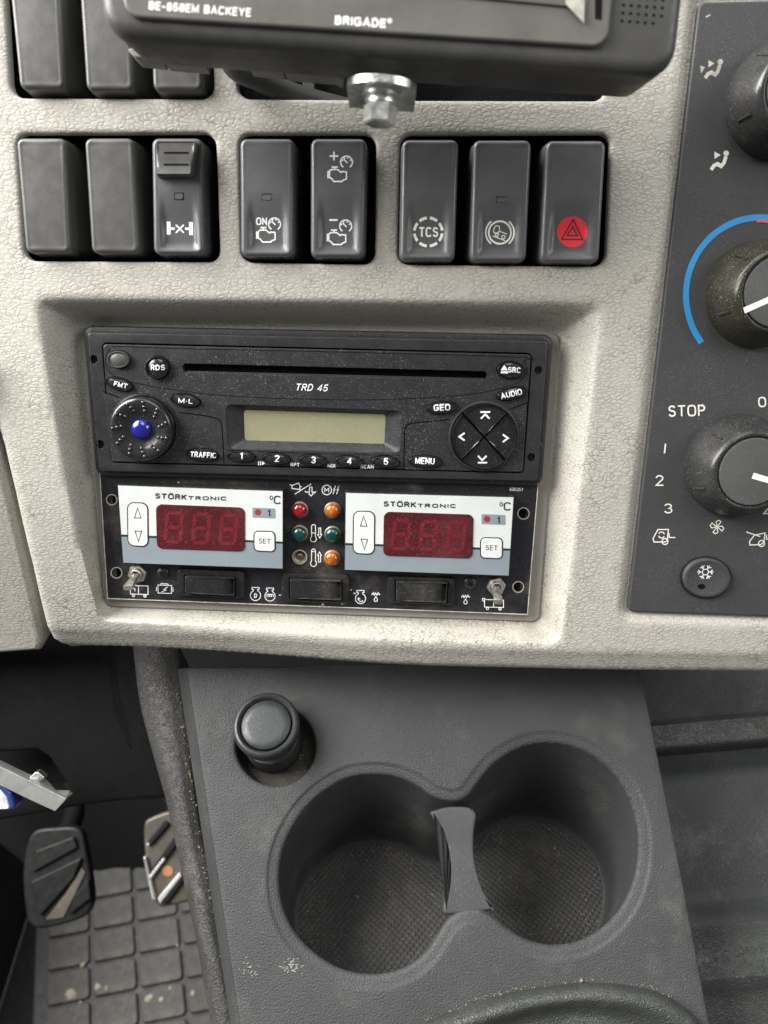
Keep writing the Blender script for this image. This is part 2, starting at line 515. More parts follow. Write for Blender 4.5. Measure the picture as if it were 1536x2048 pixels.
ZS = [0]
def ribbons(fr, lines, wpx, h, hfun=None, dz=0.012):
    """flat print strokes; lines of pixels, ('c', pts) closes one"""
    V, F = [], []
    sc_ = abs(fr.px(lines_center(lines)[0] + 1, lines_center(lines)[1], h)[0] - fr.px(*lines_center(lines), h)[0])
    for li, ln in enumerate(lines):
        closed = ln[0] == 'c'
        wp = wpx
        pts = ln[1] if closed else ln
        if hfun:
            pp = []
            for i in range(len(pts) if closed else len(pts) - 1):
                (xa, ya), (xb, yb) = pts[i], pts[(i + 1) % len(pts)]
                m_ = max(1, int(math.hypot(xb - xa, yb - ya) / 2.5))
                pp += [(xa + (xb - xa) * k / m_, ya + (yb - ya) * k / m_) for k in range(m_)]
            if not closed: pp.append(pts[-1])
            pts = pp
        q = [Vector(fr.px(x, y, h)) for x, y in pts]
        hw = wp * sc_ / 2; n = len(q); b = len(V)
        z = h + li * dz * MM
        for i in range(n):
            if closed: t0 = (q[i] - q[i - 1]); t1 = (q[(i + 1) % n] - q[i])
            else:
                t0 = q[i] - q[i - 1] if i else q[1] - q[0]
                t1 = q[i + 1] - q[i] if i < n - 1 else q[-1] - q[-2]
            t0 = t0.normalized(); t1 = t1.normalized()
            t = (t0 + t1); t = t.normalized() if t.length > 1e-6 else t0
            nn = Vector((-t.y, t.x)); c = max(0.45, nn.dot(Vector((-t0.y, t0.x))))
            e = Vector((0, 0))
            if not closed and i == 0: e = -t0 * hw * 0.5
            if not closed and i == n - 1: e = t1 * hw * 0.5
            for s in (1, -1):
                p = q[i] + e + nn * (s * hw / c)
                V.append((p.x, p.y, z + (hfun(p.x, p.y) if hfun else 0)))
        for i in range(n if closed else n - 1):
            j = (i + 1) % n
            F.append((b + 2 * i, b + 2 * i + 1, b + 2 * j + 1, b + 2 * j))
    return V, F

def lines_center(lines):
    p = [q for l in lines for q in (l[1] if l[0] == 'c' else l)]
    return (sum(a for a, _ in p) / len(p), sum(b for _, b in p) / len(p))

def circ(x, y, r, n=20, a0=0, a1=360, ry=None):
    """pixel arc; degrees clockwise from right"""
    ry = ry or r
    full = abs(a1 - a0) >= 360
    m = n if full else n + 1
    pts = [(x + r * math.cos(math.radians(a0 + (a1 - a0) * i / n)), y + ry * math.sin(math.radians(a0 + (a1 - a0) * i / n))) for i in range(m)]
    return ('c', pts) if full else pts

def fills(fr, polys, h, hfun=None):
    V, F = [], []
    for k, p in enumerate(polys):
        q = ccw([fr.px(x, y, h) for x, y in p]); b = len(V)
        if hfun:                             # rings, so that the print follows a curved face
            c_ = (sum(a[0] for a in q) / len(q), sum(a[1] for a in q) / len(q)); n_ = len(q); K = 7
            for r_ in range(K):
                f_ = 1 - r_ / K
                V += [(c_[0] + (x - c_[0]) * f_, c_[1] + (y - c_[1]) * f_, h + k * 0.008 * MM + hfun(c_[0] + (x - c_[0]) * f_, c_[1] + (y - c_[1]) * f_)) for x, y in q]
                if r_: F += [(b + (r_ - 1) * n_ + i, b + (r_ - 1) * n_ + (i + 1) % n_, b + r_ * n_ + (i + 1) % n_, b + r_ * n_ + i) for i in range(n_)]
            V.append((c_[0], c_[1], h + k * 0.008 * MM + hfun(*c_)))
            F += [(b + (K - 1) * n_ + i, b + (K - 1) * n_ + (i + 1) % n_, len(V) - 1) for i in range(n_)]
            continue
        V += [(x, y, h + k * 0.008 * MM + (hfun(x, y) if hfun else 0)) for x, y in q]
        F.append(tuple(range(b, b + len(q))))
    return V, F

def _arc(cx, cy, rx, ry, a0, a1, n=8):
    return [(cx + rx * math.cos(math.radians(a0 + (a1 - a0) * i / n)), cy + ry * math.sin(math.radians(a0 + (a1 - a0) * i / n))) for i in range(n + 1)]
def _oval(w, sq=0.62, n=36):
    out = []
    for i in range(n):
        t = 2 * math.pi * i / n; c, s = math.cos(t), math.sin(t)
        out.append((w / 2 + w / 2 * math.copysign(abs(c) ** sq, c), 0.5 + 0.5 * math.copysign(abs(s) ** sq, s)))
    return out
def _cpart(w, gap, n=36):
    o = _oval(w, 0.66, n); k = gap
    return o[k:n - k + 1]
GLYPH = {   # letter: (width, strokes); baseline 0, cap height 1
    'A': (0.74, [[(0, 0), (0.37, 1), (0.74, 0)], [(0.13, 0.33), (0.61, 0.33)]]),
    'B': (0.62, [[(0, 0), (0, 1), (0.36, 1)] + _arc(0.36, 0.76, 0.22, 0.24, 90, -90) + [(0, 0.52)], [(0.36, 0.52)] + _arc(0.38, 0.26, 0.24, 0.26, 90, -90) + [(0, 0)]]),
    'C': (0.70, [_cpart(0.70, 4)]),
    'D': (0.66, [('c', [(0, 0), (0, 1), (0.28, 1)] + _arc(0.28, 0.5, 0.38, 0.5, 90, -90, 12))]),
    'E': (0.55, [[(0.55, 1), (0, 1), (0, 0), (0.55, 0)], [(0, 0.52), (0.5, 0.52)]]),
    'F': (0.52, [[(0.52, 1), (0, 1), (0, 0)], [(0, 0.52), (0.46, 0.52)]]),
    'G': (0.72, [_cpart(0.72, 4) + [(0.72, 0.16), (0.72, 0.46), (0.42, 0.46)]]),
    'I': (0.0, [[(0, 0), (0, 1)]]),
    'K': (0.62, [[(0, 0), (0, 1)], [(0.60, 1), (0.02, 0.42)], [(0.2, 0.6), (0.62, 0)]]),
    'L': (0.5, [[(0, 1), (0, 0), (0.5, 0)]]),
    'M': (0.80, [[(0, 0), (0, 1), (0.40, 0.12), (0.80, 1), (0.80, 0)]]),
    'N': (0.66, [[(0, 0), (0, 1), (0.66, 0), (0.66, 1)]]),
    'O': (0.74, [('c', _oval(0.74))]),
    'P': (0.60, [[(0, 0), (0, 1), (0.34, 1)] + _arc(0.34, 0.74, 0.26, 0.26, 90, -90) + [(0, 0.48)]]),
    'R': (0.63, [[(0, 0), (0, 1), (0.36, 1)] + _arc(0.36, 0.75, 0.25, 0.25, 90, -90) + [(0, 0.5)], [(0.34, 0.5), (0.63, 0)]]),
    'S': (0.60, [_arc(0.30, 0.76, 0.28, 0.24, 25, 180, 8) + [(0.02, 0.74)] + _arc(0.30, 0.76, 0.28, 0.24, 185, 245, 4)[1:] + _arc(0.30, 0.26, 0.30, 0.26, 65, 0, 4)[0:] + _arc(0.30, 0.26, 0.30, 0.26, 0, -155, 9)[1:]]),
    'T': (0.66, [[(0, 1), (0.66, 1)], [(0.33, 1), (0.33, 0)]]),
    'U': (0.66, [[(0, 1), (0, 0.33)] + _arc(0.33, 0.33, 0.33, 0.33, 180, 360, 10) + [(0.66, 1)]]),
    'X': (0.66, [[(0, 1), (0.66, 0)], [(0.66, 1), (0, 0)]]),
    'Y': (0.68, [[(0, 1), (0.34, 0.46), (0.68, 1)], [(0.34, 0.46), (0.34, 0)]]),
    '-': (0.34, [[(0, 0.42), (0.34, 0.42)]]), '·': (0.06, [[(0, 0.45), (0.06, 0.45)]]), ' ': (0.25, []),
    '0': (0.58, [('c', _oval(0.58, 0.7))]), '1': (0.22, [[(0, 0.78), (0.22, 1), (0.22, 0)]]),
    '2': (0.54, [_arc(0.27, 0.73, 0.27, 0.27, 165, -20, 10) + [(0.0, 0.0), (0.56, 0.0)]]),
    '3': (0.54, [_arc(0.26, 0.76, 0.24, 0.24, 160, -80, 10) + _arc(0.27, 0.27, 0.27, 0.27, 80, -160, 10)]),
    '4': (0.60, [[(0.46, 0), (0.46, 1), (0.0, 0.28), (0.62, 0.28)]]),
    '5': (0.54, [[(0.50, 1), (0.08, 1), (0.03, 0.52)] + _arc(0.26, 0.31, 0.28, 0.31, 130, -155, 12)]),
    '6': (0.56, [[(0.46, 0.97), (0.24, 0.9), (0.04, 0.55)] + _arc(0.28, 0.30, 0.28, 0.30, 165, -190, 16)]),
    '7': (0.54, [[(0, 1), (0.54, 1), (0.18, 0)]]),
    '8': (0.56, [('c', _arc(0.28, 0.76, 0.24, 0.24, -90, 270, 16)[:-1]), ('c', _arc(0.28, 0.27, 0.28, 0.27, -90, 270, 16)[:-1])]),
    '°': (0.5, [('c', _arc(0.25, 0.5, 0.25, 0.5, 0, 360, 16)[:-1])]),
    '®': (1.0, [('c', _arc(0.5, 0.5, 0.5, 0.5, 0, 360, 20)[:-1]), [(0.36, 0.25), (0.36, 0.75), (0.58, 0.75), (0.62, 0.6), (0.56, 0.5), (0.36, 0.5)], [(0.5, 0.5), (0.64, 0.25)]]),
}
GLYPH['Ö'] = (GLYPH['O'][0], GLYPH['O'][1] + [[(0.2, 1.27), (0.24, 1.27)], [(0.50, 1.27), (0.54, 1.27)]])
def text(fr, s, x0, y0, x1, y1, hpx, h, bold=0.0, shear=0.0, hfun=None, wd=None):
    """stroked lettering between two baseline pixels, hpx pixels tall; wd is the stroke in pixels"""
    wd = wd or hpx * (0.135 + bold * 2.4)
    gap = 0.26 + wd / hpx * 0.55
    x = 0; items = []
    for ch in s:
        w_, st = GLYPH[ch]
        items.append((x, st)); x += w_ + gap
    W = max(0.05, x - gap)
    ln = math.hypot(x1 - x0, y1 - y0); ex = ((x1 - x0) / ln, (y1 - y0) / ln); ey = (ex[1], -ex[0])
    H = hpx - wd; sx = (ln - wd) / W if len(s) > 1 or W > 0.3 else H
    if s == '1': sx = H * 0.9
    off = wd / 2 if sx * W + wd >= ln * 0.8 else (ln - sx * W) / 2
    lines = []
    def P(gx, gy):
        a = off + gx * sx + shear * gy * H; b = wd / 2 + gy * H
        return (x0 + ex[0] * a + ey[0] * b, y0 + ex[1] * a + ey[1] * b)
    for gx0, st in items:
        for l in st:
            if l[0] == 'c': lines.append(('c', [P(gx0 + a, b) for a, b in l[1]]))
            else: lines.append([P(gx0 + a, b) for a, b in l])
    return ribbons(fr, lines, wd, h, hfun, 0.004)

def resample_loop(o, step=1.2 * MM):
    out = []
    for i in range(len(o)):
        a, b = np.array(o[i]), np.array(o[(i + 1) % len(o)])
        n = max(1, int(np.hypot(*(b - a)) / step))
        for k in range(n): out.append(tuple(a + (b - a) * k / n))
    return out

def sstep(a, b, x):
    t = np.clip((x - a) / (b - a), 0, 1)
    return t * t * (3 - 2 * t)

PR = 0.09 * MM      # print stands this far above its surface

# ================================================================== DASHBOARD
D_OUT = ccw([DASH.px(*p) for p in [(-520, -120), (1660, -120), (1660, 1364), (1536, 1358), (1200, 1355), (900, 1348), (500, 1338), (150, 1332),
                                   (90, 1331), (71, 1309), (50, 1142), (23, 987), (3, 893), (-60, 700), (-520, 540)]])
OPEN = {'a': [(31, 267), (431, 265), (440, 524), (48, 522)], 'b': [(477, 267), (753, 267), (750, 529), (483, 525)],
        'c': [(801, 268), (1223, 266), (1212, 533), (795, 529)],
        'd': [(6, -70), (418, -70), (428, 197), (22, 195)], 'e': [(468, -70), (752, -70), (748, 199), (476, 197)],
        'f': [(800, -70), (1225, -70), (1212, 201), (797, 200)]}
HOLES = {k: resample_loop(rpoly(ccw([DASH.px(*p) for p in q]), 4.6 * MM, 7), 1.6 * MM) for k, q in OPEN.items()}
R_OUT = rpoly(ccw([DASH.px(*p) for p in [(66, 593), (1211, 601), (1122, 1289), (182, 1260)]]), 5 * MM, 8)
R_IN = rpoly(ccw([DASH.px(*p, FLOORH) for p in [(165, 650), (1121, 664), (1079, 1244), (211, 1213)]]), 4 * MM, 8)
CLIM = rpoly(ccw([DASH.px(*p) for p in [(1397, 0), (1665, -6), (1665, 1243), (1536, 1236), (1253, 1226)]]), [3 * MM] * 5, 5)
BOT = [DASH.px(*p) for p in [(1760, 1366), (1536, 1358), (1200, 1355), (900, 1348), (500, 1338), (150, 1332), (-100, 1316)]]
LEFT = [DASH.px(*p) for p in [(90, 1331), (71, 1309), (50, 1142), (23, 987), (3, 893), (-60, 700), (-520, 540)]]

def dash_h(u, v):
    u = np.asarray(u, float); v = np.asarray(v, float)
    h = np.zeros_like(u)
    ins = inside(u, v, R_OUT); inn = inside(u, v, R_IN)
    do = dist(u, v, R_OUT); di = np.where(inn, 0, dist(u, v, R_IN))
    t = np.where(ins, do / (do + di + 1e-9), 0)
    s = t + (sstep(0, 1, t) - t) * 0.85
    vy = DASH.px(100, 860)[1]; vb = DASH.px(100, 1310)[1]
    h -= 13.0 * MM * np.clip((vy - v) / (vy - vb), 0, 1.1) ** 2 * sstep(DASH.px(900, 1000)[0], DASH.px(150, 1000)[0], u)  # lower left bent back to darken it, in place of steering column shade
    h = h * (1 - s) + FLOORH * s
    # lip that stands a little proud round the recess and a soft lower fold
    db = dist(u, v, BOT, False); R = 13 * MM
    x = np.clip(R - db, 0, R)
    h -= 0.34 * x * sstep(0, 0.25, x / R) + 4.5 * MM * np.clip(1 - db / (3 * MM), 0, 1) ** 2
    dl = dist(u, v, LEFT, False); R = 4 * MM
    x = np.clip(R - dl, 0, R * 0.97)
    h -= R - np.sqrt(R * R - x * x)
    dc = np.where(inside(u, v, CLIM), 0, dist(u, v, CLIM))
    h -= 2.6 * MM * sstep(4.5 * MM, 0.0, dc)
    for k, q in HOLES.items():
        dh = dist(u, v, q); r = 1.3 * MM
        x = np.clip(r - dh, 0, r)
        h -= r - np.sqrt(r * r - x * x)
    return h

def resample(poly, n):
    p = np.array(poly + [poly[0]]); s = np.r_[0, np.cumsum(np.hypot(*np.diff(p, axis=0).T))]
    t = np.linspace(0, s[-1], n, endpoint=False)
    return np.c_[np.interp(t, s, p[:, 0]), np.interp(t, s, p[:, 1])]

def build_dash():
    pts = []
    us = [p[0] for p in D_OUT]; vs = [p[1] for p in D_OUT]
    gu, gv = np.meshgrid(np.arange(min(us), max(us), 2.6 * MM), np.arange(min(vs), max(vs), 2.6 * MM))
    gu = gu.ravel(); gv = gv.ravel()
    keep = inside(gu, gv, D_OUT) & (dist(gu, gv, D_OUT) > 0.8 * MM)
    keep &= ~(inside(gu, gv, R_OUT) & ~inside(gu, gv, R_IN)) & (dist(gu, gv, R_OUT) > 0.6 * MM) & (dist(gu, gv, R_IN) > 0.6 * MM)
    for q in HOLES.values(): keep &= ~inside(gu, gv, inset(q, -2 * MM))
    pts += list(zip(gu[keep], gv[keep]))
    a = R_OUT; b = R_IN                       # same point count, same start corner
    a2, b2 = [], []
    m = len(a)
    for i in range(m):
        for k in range(6 if i % 9 == 8 else 1):
            f = k / (6 if i % 9 == 8 else 1)
            if i % 9 == 8: f = k / 6
            a2.append(np.array(a[i]) * (1 - f) + np.array(a[(i + 1) % m]) * f)
            b2.append(np.array(b[i]) * (1 - f) + np.array(b[(i + 1) % m]) * f)
    # more points along the long sides
    for k in range(0, 13):
        f = k / 12
        ra = resample([tuple(p) for p in a2], 360); 
        for p, q in zip(a2, b2): pts.append(tuple(p * (1 - f) + q * f))
    for i in range(m):
        if i % 9 == 8:
            for k in range(1, 90):
                g = k / 90
                p = np.array(a[i]) * (1 - g) + np.array(a[(i + 1) % m]) * g
                q = np.array(b[i]) * (1 - g) + np.array(b[(i + 1) % m]) * g
                for j in range(0, 13):
                    f = j / 12; pts.append(tuple(p * (1 - f) + q * f))
    # rounded rims: extra rows beside holes, bottom and left edges
    for q in HOLES.values():
        for d in (0.25, 0.6, 1.3):
            for p in inset(q, -d * MM):
                if inside(np.array([p[0]]), np.array([p[1]]), D_OUT)[0]: pts.append(p)
    bt = resample(D_OUT, 700)
    for d in (0.4, 1.0, 2, 3.3, 5, 7, 9, 11, 13):
        for p in resample(inset([tuple(x) for x in bt], d * MM), 330):
            if inside(np.array([p[0]]), np.array([p[1]]), D_OUT)[0] and not inside(np.array([p[0]]), np.array([p[1]]), inset(R_OUT, -0.8 * MM))[0]: pts.append(tuple(p))
    for d in (0, 0.7, 1.5, 2.3, 3.2, 4.5):
        for p in resample(inset(CLIM, -d * MM), 260):
            if inside(np.array([p[0]]), np.array([p[1]]), inset(D_OUT, 1 * MM))[0]: pts.append(tuple(p))
    hs = [h for h in HOLES.values()]
    pa = np.array(pts); k = np.ones(len(pa), bool)
    for q in hs: k &= ~inside(pa[:, 0], pa[:, 1], inset(q, -0.1 * MM))
    k &= inside(pa[:, 0], pa[:, 1], inset(D_OUT, 0.1 * MM))
    pa = pa[k]
    pa = np.unique(np.round(pa, 5), axis=0)
    out = [tuple(p) for p in resample(D_OUT, 700)]
    # holes that run over the top of the sheet are cut by its edge
    vo, tr, loops = sheet(out, hs, [tuple(p) for p in pa])
    va = np.array(vo); z = dash_h(va[:, 0], va[:, 1])
    V = [(x, y, h) for (x, y), h in zip(vo, z)]; F = list(tr)
    def skirt(lp, dz):
        b = len(V)
        V.extend((V[i][0], V[i][1], V[i][2] - dz) for i in lp)
        n = len(lp)
        for i in range(n): F.append((lp[i], lp[(i + 1) % n], b + (i + 1) % n, b + i))
    skirt(loops[0], 22 * MM)
    for l in loops[1:]: skirt(l, 2.2 * MM)
    return V, F

dash = Thing(DASH, 'dashboard', 'light beige grained vinyl dashboard with switch openings and a deep radio recess', 'dashboard')
dash.part('panel', build_dash(), 'dash_vinyl', wn=False, angle=60)
for k, q in HOLES.items():                    # dark housing behind each opening
    o = inset(q, -0.8 * MM); n = len(o)
    V = [(x, y, -2.0 * MM) for x, y in o] + [(x, y, -19 * MM) for x, y in o]
    F = [(i, (i + 1) % n, n + (i + 1) % n, n + i) for i in range(n)] + [tuple(range(n, 2 * n))]
    dash.part('switch_housing', (V, F), 'black_gap', wn=False)
# unseen upper body towards the windscreen, added to block light behind the dash
p0, p1 = DASH.px(-420, -118), DASH.px(1900, -118)
wb = [DASH.world(*p0, -4 * MM), DASH.world(*p1, -4 * MM)]
wb += [wb[1] + Vector((0, 0.55, 0.06)), wb[0] + Vector((0, 0.55, 0.06))]
dash.part('upper_body_blocker', ([DASH.local(p) for p in wb] + [DASH.local(p + Vector((0, 0, -0.03))) for p in wb], [(0, 1, 2, 3), (4, 5, 6, 7), (0, 1, 5, 4), (2, 3, 7, 6), (1, 2, 6, 5), (3, 0, 4, 7)]), 'climate_plastic', smooth=False)
# smooth mounting frame on the floor of the recess
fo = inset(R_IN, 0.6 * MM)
dash.part('mounting_frame', solid(fo, FLOORH + 0.2 * MM, FLOORH + 1.4 * MM, 0.5 * MM), 'dash_smooth_shaded')

# beige trim left of the seam
lt = [(-900, 420), (-520, 555), (-70, 716), (-5, 905), (17, 985), (51, 1130), (87, 1288), (80, 1303), (-90, 1316), (-900, 1360)]
tw = DASH.world(*DASH.px(5, 900, -1.5 * MM), -1.5 * MM)
TRIM = plane(5, 900, (tw - CAMP).dot(AF), 30.0, 0.9)  # tilted to face downward, shade put into the angle of the trim
lp = rpoly(ccw([TRIM.px(*p) for p in lt]), 1.5 * MM, 4)
lth = Thing(TRIM, 'column_trim', 'beige grained trim piece left of the dark seam beside the radio recess', 'trim', TRIM.px(20, 1150))
lth.part('shell', solid(lp, -26 * MM, 0, 3 * MM), 'dash_vinyl')

# ================================================================== ROCKER SWITCHES
SWT = 4.6 * MM
def dishfun(c, hw, hh, dish, crown=0.25 * MM, double=False):
    def f(x, y):
        a = (x - c[0]) / hw; b = (y - c[1]) / hh
        z = -crown * (a * a + 0.6 * b * b)
        s = lambda p, q, t: max(0, min(1, (t - p) / (q - p))) ** 2 * (3 - 2 * max(0, min(1, (t - p) / (q - p))))
        if dish:
            wx = 1 - s(0.50, 0.80, abs(a))
            z -= 1.5 * MM * wx * s(0.12, -0.55, b) * s(-0.96, -0.80, b)
        return z
    return f

def switch(name, label, quad, dish=True, mat='switch_plastic', group=None, slot=None):
    pts = [DASH.px(*p, SWT) for p in quad]
    c = (sum(p[0] for p in pts) / 4, sum(p[1] for p in pts) / 4)
    hw = (abs(pts[1][0] - pts[0][0]) + abs(pts[2][0] - pts[3][0])) / 4
    hh = (abs(pts[0][1] - pts[3][1]) + abs(pts[1][1] - pts[2][1])) / 4
    t = Thing(DASH, name, label, 'switch', c, group, -13 * MM)
    f = dishfun(c, hw, hh, dish)
    out = rpoly(ccw(pts), 2.6 * MM, 6)
    t.part('rocker', solid(resample_loop(out), -18 * MM, SWT, 1.9 * MM, 1.6 * MM, 5, f, 16), mat, wn=False, angle=70)
    t.hf = f
    if slot:
        x0, y0, x1, y1 = slot
        o = ppoly(DASH, [(x0, y0), (x1, y0), (x1, y1), (x0, y1)], SWT, 0.8 * MM)
        cc = (sum(p[0] for p in o) / len(o), sum(p[1] for p in o) / len(o))
        z = SWT + f(*cc)
        t.part('indicator', solid(o, z - 0.6 * MM, z + 0.10 * MM, 0.1 * MM), 'switch_plastic')
        t.part('indicator_groove', ribbons(DASH, [[(x0, y1), (x0, y0 + 2), (x0 + 2, y0), (x1, y0)]], 1.6, SWT + 0.07 * MM, f), 'dark_seam', smooth=False)
    return t

def s_icon(t, lines, w, mat='white_print', name='icon', lift=0.0):
    t.part(name, ribbons(DASH, lines, w, SWT + PR + lift, t.hf), mat, smooth=False)

def s_fill(t, polys, mat, name='icon', lift=0.0):
    t.part(name, fills(DASH, polys, SWT + PR + lift, t.hf), mat, smooth=False)

GB = 'blank switch covers'
switch('blank_switch', 'plain dark blank switch cover at the outer end of the three-switch group with the slider', [(30, 275), (131, 275), (141, 506), (50, 506)], False, 'blank_plastic', GB)
switch('blank_switch', 'plain dark blank switch cover beside the axle-lock switch', [(167, 275), (267, 275), (279, 507), (182, 507)], False, 'blank_plastic', GB)
switch('blank_switch', 'plain dark blank switch cover in the upper row, farthest from the monitor', [(14, -60), (118, -60), (130, 178), (38, 178)], False, 'blank_plastic', GB)
switch('blank_switch', 'plain dark blank switch cover in the upper row, partly behind the monitor corner', [(155, -60), (256, -60), (268, 181), (171, 181)], False, 'blank_plastic', GB)
switch('blank_switch', 'plain dark blank switch cover almost hidden under the monitor housing', [(295, -60), (398, -60), (406, 181), (305, 181)], False, 'blank_plastic', GB)

# axle lock with slider
t = switch('axle_lock_switch', 'dark switch with raised sliding catch and white crossed-axle symbol', [(302, 275), (404, 275), (409, 509), (306, 509)])
sl = ppoly(DASH, [(312, 281), (391, 281), (384, 352), (312, 352)], SWT + 3 * MM, 0.9 * MM)
c = DASH.px(352, 316, SWT + 3 * MM)
def slf(x, y):
    b = (y - c[1]) / (7.5 * MM)
    return 1.6 * MM * max(0, -b) ** 2 - 0.6 * MM * max(0, b)
cat = t.part('slider', solid(resample_loop(sl), SWT - 1.5 * MM, SWT + 3 * MM, 0.6 * MM, 0.5 * MM, 3, slf, 8), 'blank_plastic', wn=False)
for yy in (305, 329):
    t.part('ridge', ribbons(DASH, [[(328, yy), (376, yy)]], 3.0, SWT + 3.18 * MM, slf), 'dark_seam', cat, smooth=False)
o = ppoly(DASH, [(350, 387), (366, 387), (366, 398), (350, 398)], SWT, 0.7 * MM)
t.part('indicator', solid(o, SWT - 0.6 * MM, SWT + 0.02 * MM, 0.05 * MM), 'switch_plastic')
t.part('indicator_groove', ribbons(DASH, [('c', [(349, 386), (367, 386), (367, 399), (349, 399)])], 1.5, SWT + 0.04 * MM, t.hf), 'dark_seam', smooth=False)
s_icon(t, [[(335, 444), (335, 466)], [(380, 445), (380, 467)]], 8)
s_icon(t, [[(335, 456), (346, 456)], [(369, 456), (380, 456)]], 4.5)
s_icon(t, [[(350, 449), (365, 464)], [(365, 449), (350, 464)]], 3)

def engine(x, y, s=1.0):
    """engine outline in pixels, top-left of its block near (x, y)"""
    P = lambda a, b: (x + a * s, y + b * s)
    return [('c', [P(4, 6), P(8, 3), P(20, 3), P(27, 9), P(29, 7), P(38, 8), P(38, 22), P(32, 24), P(29, 27), P(13, 27), P(8, 21), P(4, 19)]),
            [P(1, 6), P(1, 20)], [P(9, -2), P(20, -2)], [P(14.5, -1), P(14.5, 3)]]
def gauge(x, y, r=12):
    L = [circ(x, y, r, 18, 125, 415)]
    L.append([(x - 6, y - 6), (x + 1.5, y + 1.5)])
    for a in (200, 245, 290, 335):
        q = math.radians(a); L.append([(x + math.cos(q) * (r - 4), y + math.sin(q) * (r - 4)), (x + math.cos(q) * (r - 1.5), y + math.sin(q) * (r - 1.5))])
    return L

t = switch('cruise_switch', 'dark switch marked ON above a white engine and gauge symbol', [(479, 276), (589, 276), (587, 513), (481, 513)], slot=(524, 388, 543, 400))
s_icon(t, engine(511, 456), 2.6); s_icon(t, gauge(548, 447), 2.6)
t.part('lettering', text(DASH, 'ON', 511, 449, 533, 449, 15, SWT + PR, 0.015, hfun=t.hf), 'white_print', smooth=False)
t = switch('cruise_switch', 'dark switch with plus and minus signs beside two engine and gauge symbols', [(621, 276), (734, 276), (728, 515), (621, 515)])
s_icon(t, engine(655, 336) , 2.6); s_icon(t, gauge(693, 324), 2.6); s_icon(t, [[(660, 312), (676, 312)], [(668, 304), (668, 320)]], 3)
s_icon(t, engine(653, 461), 2.6); s_icon(t, gauge(691, 451), 2.6); s_icon(t, [[(659, 439), (674, 439)]], 3.6)

t = switch('traction_switch', 'dark switch marked TCS inside a white dashed circle', [(804, 278), (918, 278), (910, 521), (799, 521)])
s_icon(t, [circ(857, 463, 28, 5, a, a + 27) for a in (9, 54, 99, 144, 189, 234, 279, 324)], 5.5, 'cream_print')
t.part('lettering', text(DASH, 'TCS', 838, 473, 877, 473, 20, SWT + PR, 0.012, hfun=t.hf), 'cream_print', smooth=False)

t = switch('hill_hold_switch', 'dark switch with a white truck on a slope inside a brake circle', [(947, 279), (1064, 279), (1053, 523), (940, 523)], slot=(993, 394, 1012, 405))
s_icon(t, [circ(1001, 464, 22.5, 26)], 3.4, 'cream_print')
s_icon(t, [circ(1001, 464, 28.5, 8, 130, 230), circ(1001, 464, 28.5, 8, -50, 50)], 3.0, 'cream_print')
s_icon(t, [('c', [(989, 456), (993, 450), (1000, 452), (1000, 460), (996, 467), (988, 463)]), [(999, 461), (1015, 467)], circ(995, 468, 3.6, 10), circ(1008, 473, 3.4, 10), [(987, 471), (1011, 480)]], 1.7, 'cream_print')

t = switch('hazard_switch', 'dark hazard switch with a red disc and double warning triangle', [(1093, 280), (1213, 280), (1199, 525), (1080, 525)])
s_fill(t, [circ(1146.5, 463, 31, 36)[1]], 'hazard_red', 'disc')
s_icon(t, [('c', [(1148, 438), (1168, 478), (1125, 477)]), ('c', [(1147.5, 452), (1157, 470), (1136, 469.5)])], 2.2, 'black_print', lift=0.12 * MM)

# ================================================================== CLIMATE CONTROL PANEL
CH = -0.3 * MM
clim = Thing(DASH, 'climate_panel', 'dark grey heater control panel with rotary knobs and white symbols', 'control panel', DASH.px(1400, 700))
clim.part('plate', solid(resample_loop(inset(CLIM, 0.5 * MM), 6 * MM), -3.5 * MM, CH, 0.8 * MM), 'climate_plastic')

def knob(cx, cy, rpx, face_r, ang, mat, name, label=None, hk=15 * MM):
    u, v = DASH.px(cx, cy, CH)
    R = abs(DASH.px(cx + rpx, cy, CH)[0] - u)
    prof = [(R * 1.07, CH + 0.02 * MM), (R * 1.03, CH - 0.4 * MM), (R, CH - 0.4 * MM), (R * 0.985, CH + 3 * MM), (R * 0.95, CH + 6 * MM), (R * 0.90, CH + 9 * MM),
            (R * 0.84, CH + 11.5 * MM), (R * 0.79, hk - 1.6 * MM), (R * 0.74, hk - 0.3 * MM), (R * 0.70, hk), (R * 0.66, hk - 0.15 * MM), (R * 0.645, hk - 0.9 * MM), (0, hk - 0.9 * MM)]
    def lob(a, k):
        if k < 4 or k > 9: return 1.0
        w = (math.cos(3 * (a - ang)) * 0.5 + 0.5)
        return 1 - 0.055 * w * (1 if k < 8 else 0.6) * min(1, (k - 3) / 2)
    kb = clim.part(name, revolve(prof, 96, (u, v), lob), mat, wn=False, angle=50)
    if label: kb['label'] = label
    f = clim.part('cap', revolve([(R * 0.62, hk - 1 * MM), (R * 0.62, hk + 0.2 * MM), (R * 0.60, hk + 0.35 * MM), (0, hk + 0.45 * MM)], 64, (u, v)), 'knob_face', kb)
    # notches on the shoulder
    for q in (math.radians(135), math.radians(205)):
        lb = [lob(q, 6), lob(q, 5), lob(q, 4)]
        path = [(u + math.cos(q) * R * rr * l_, v + math.sin(q) * R * rr * l_, z) for rr, z, l_ in ((0.845, CH + 11.5 * MM, lb[0]), (0.905, CH + 9.1 * MM, lb[1]), (0.955, CH + 6.1 * MM, lb[2]))]
        clim.part('rib', tube(path, 0.55 * MM, 8), mat, kb, wn=False)
    return u, v, R, kb

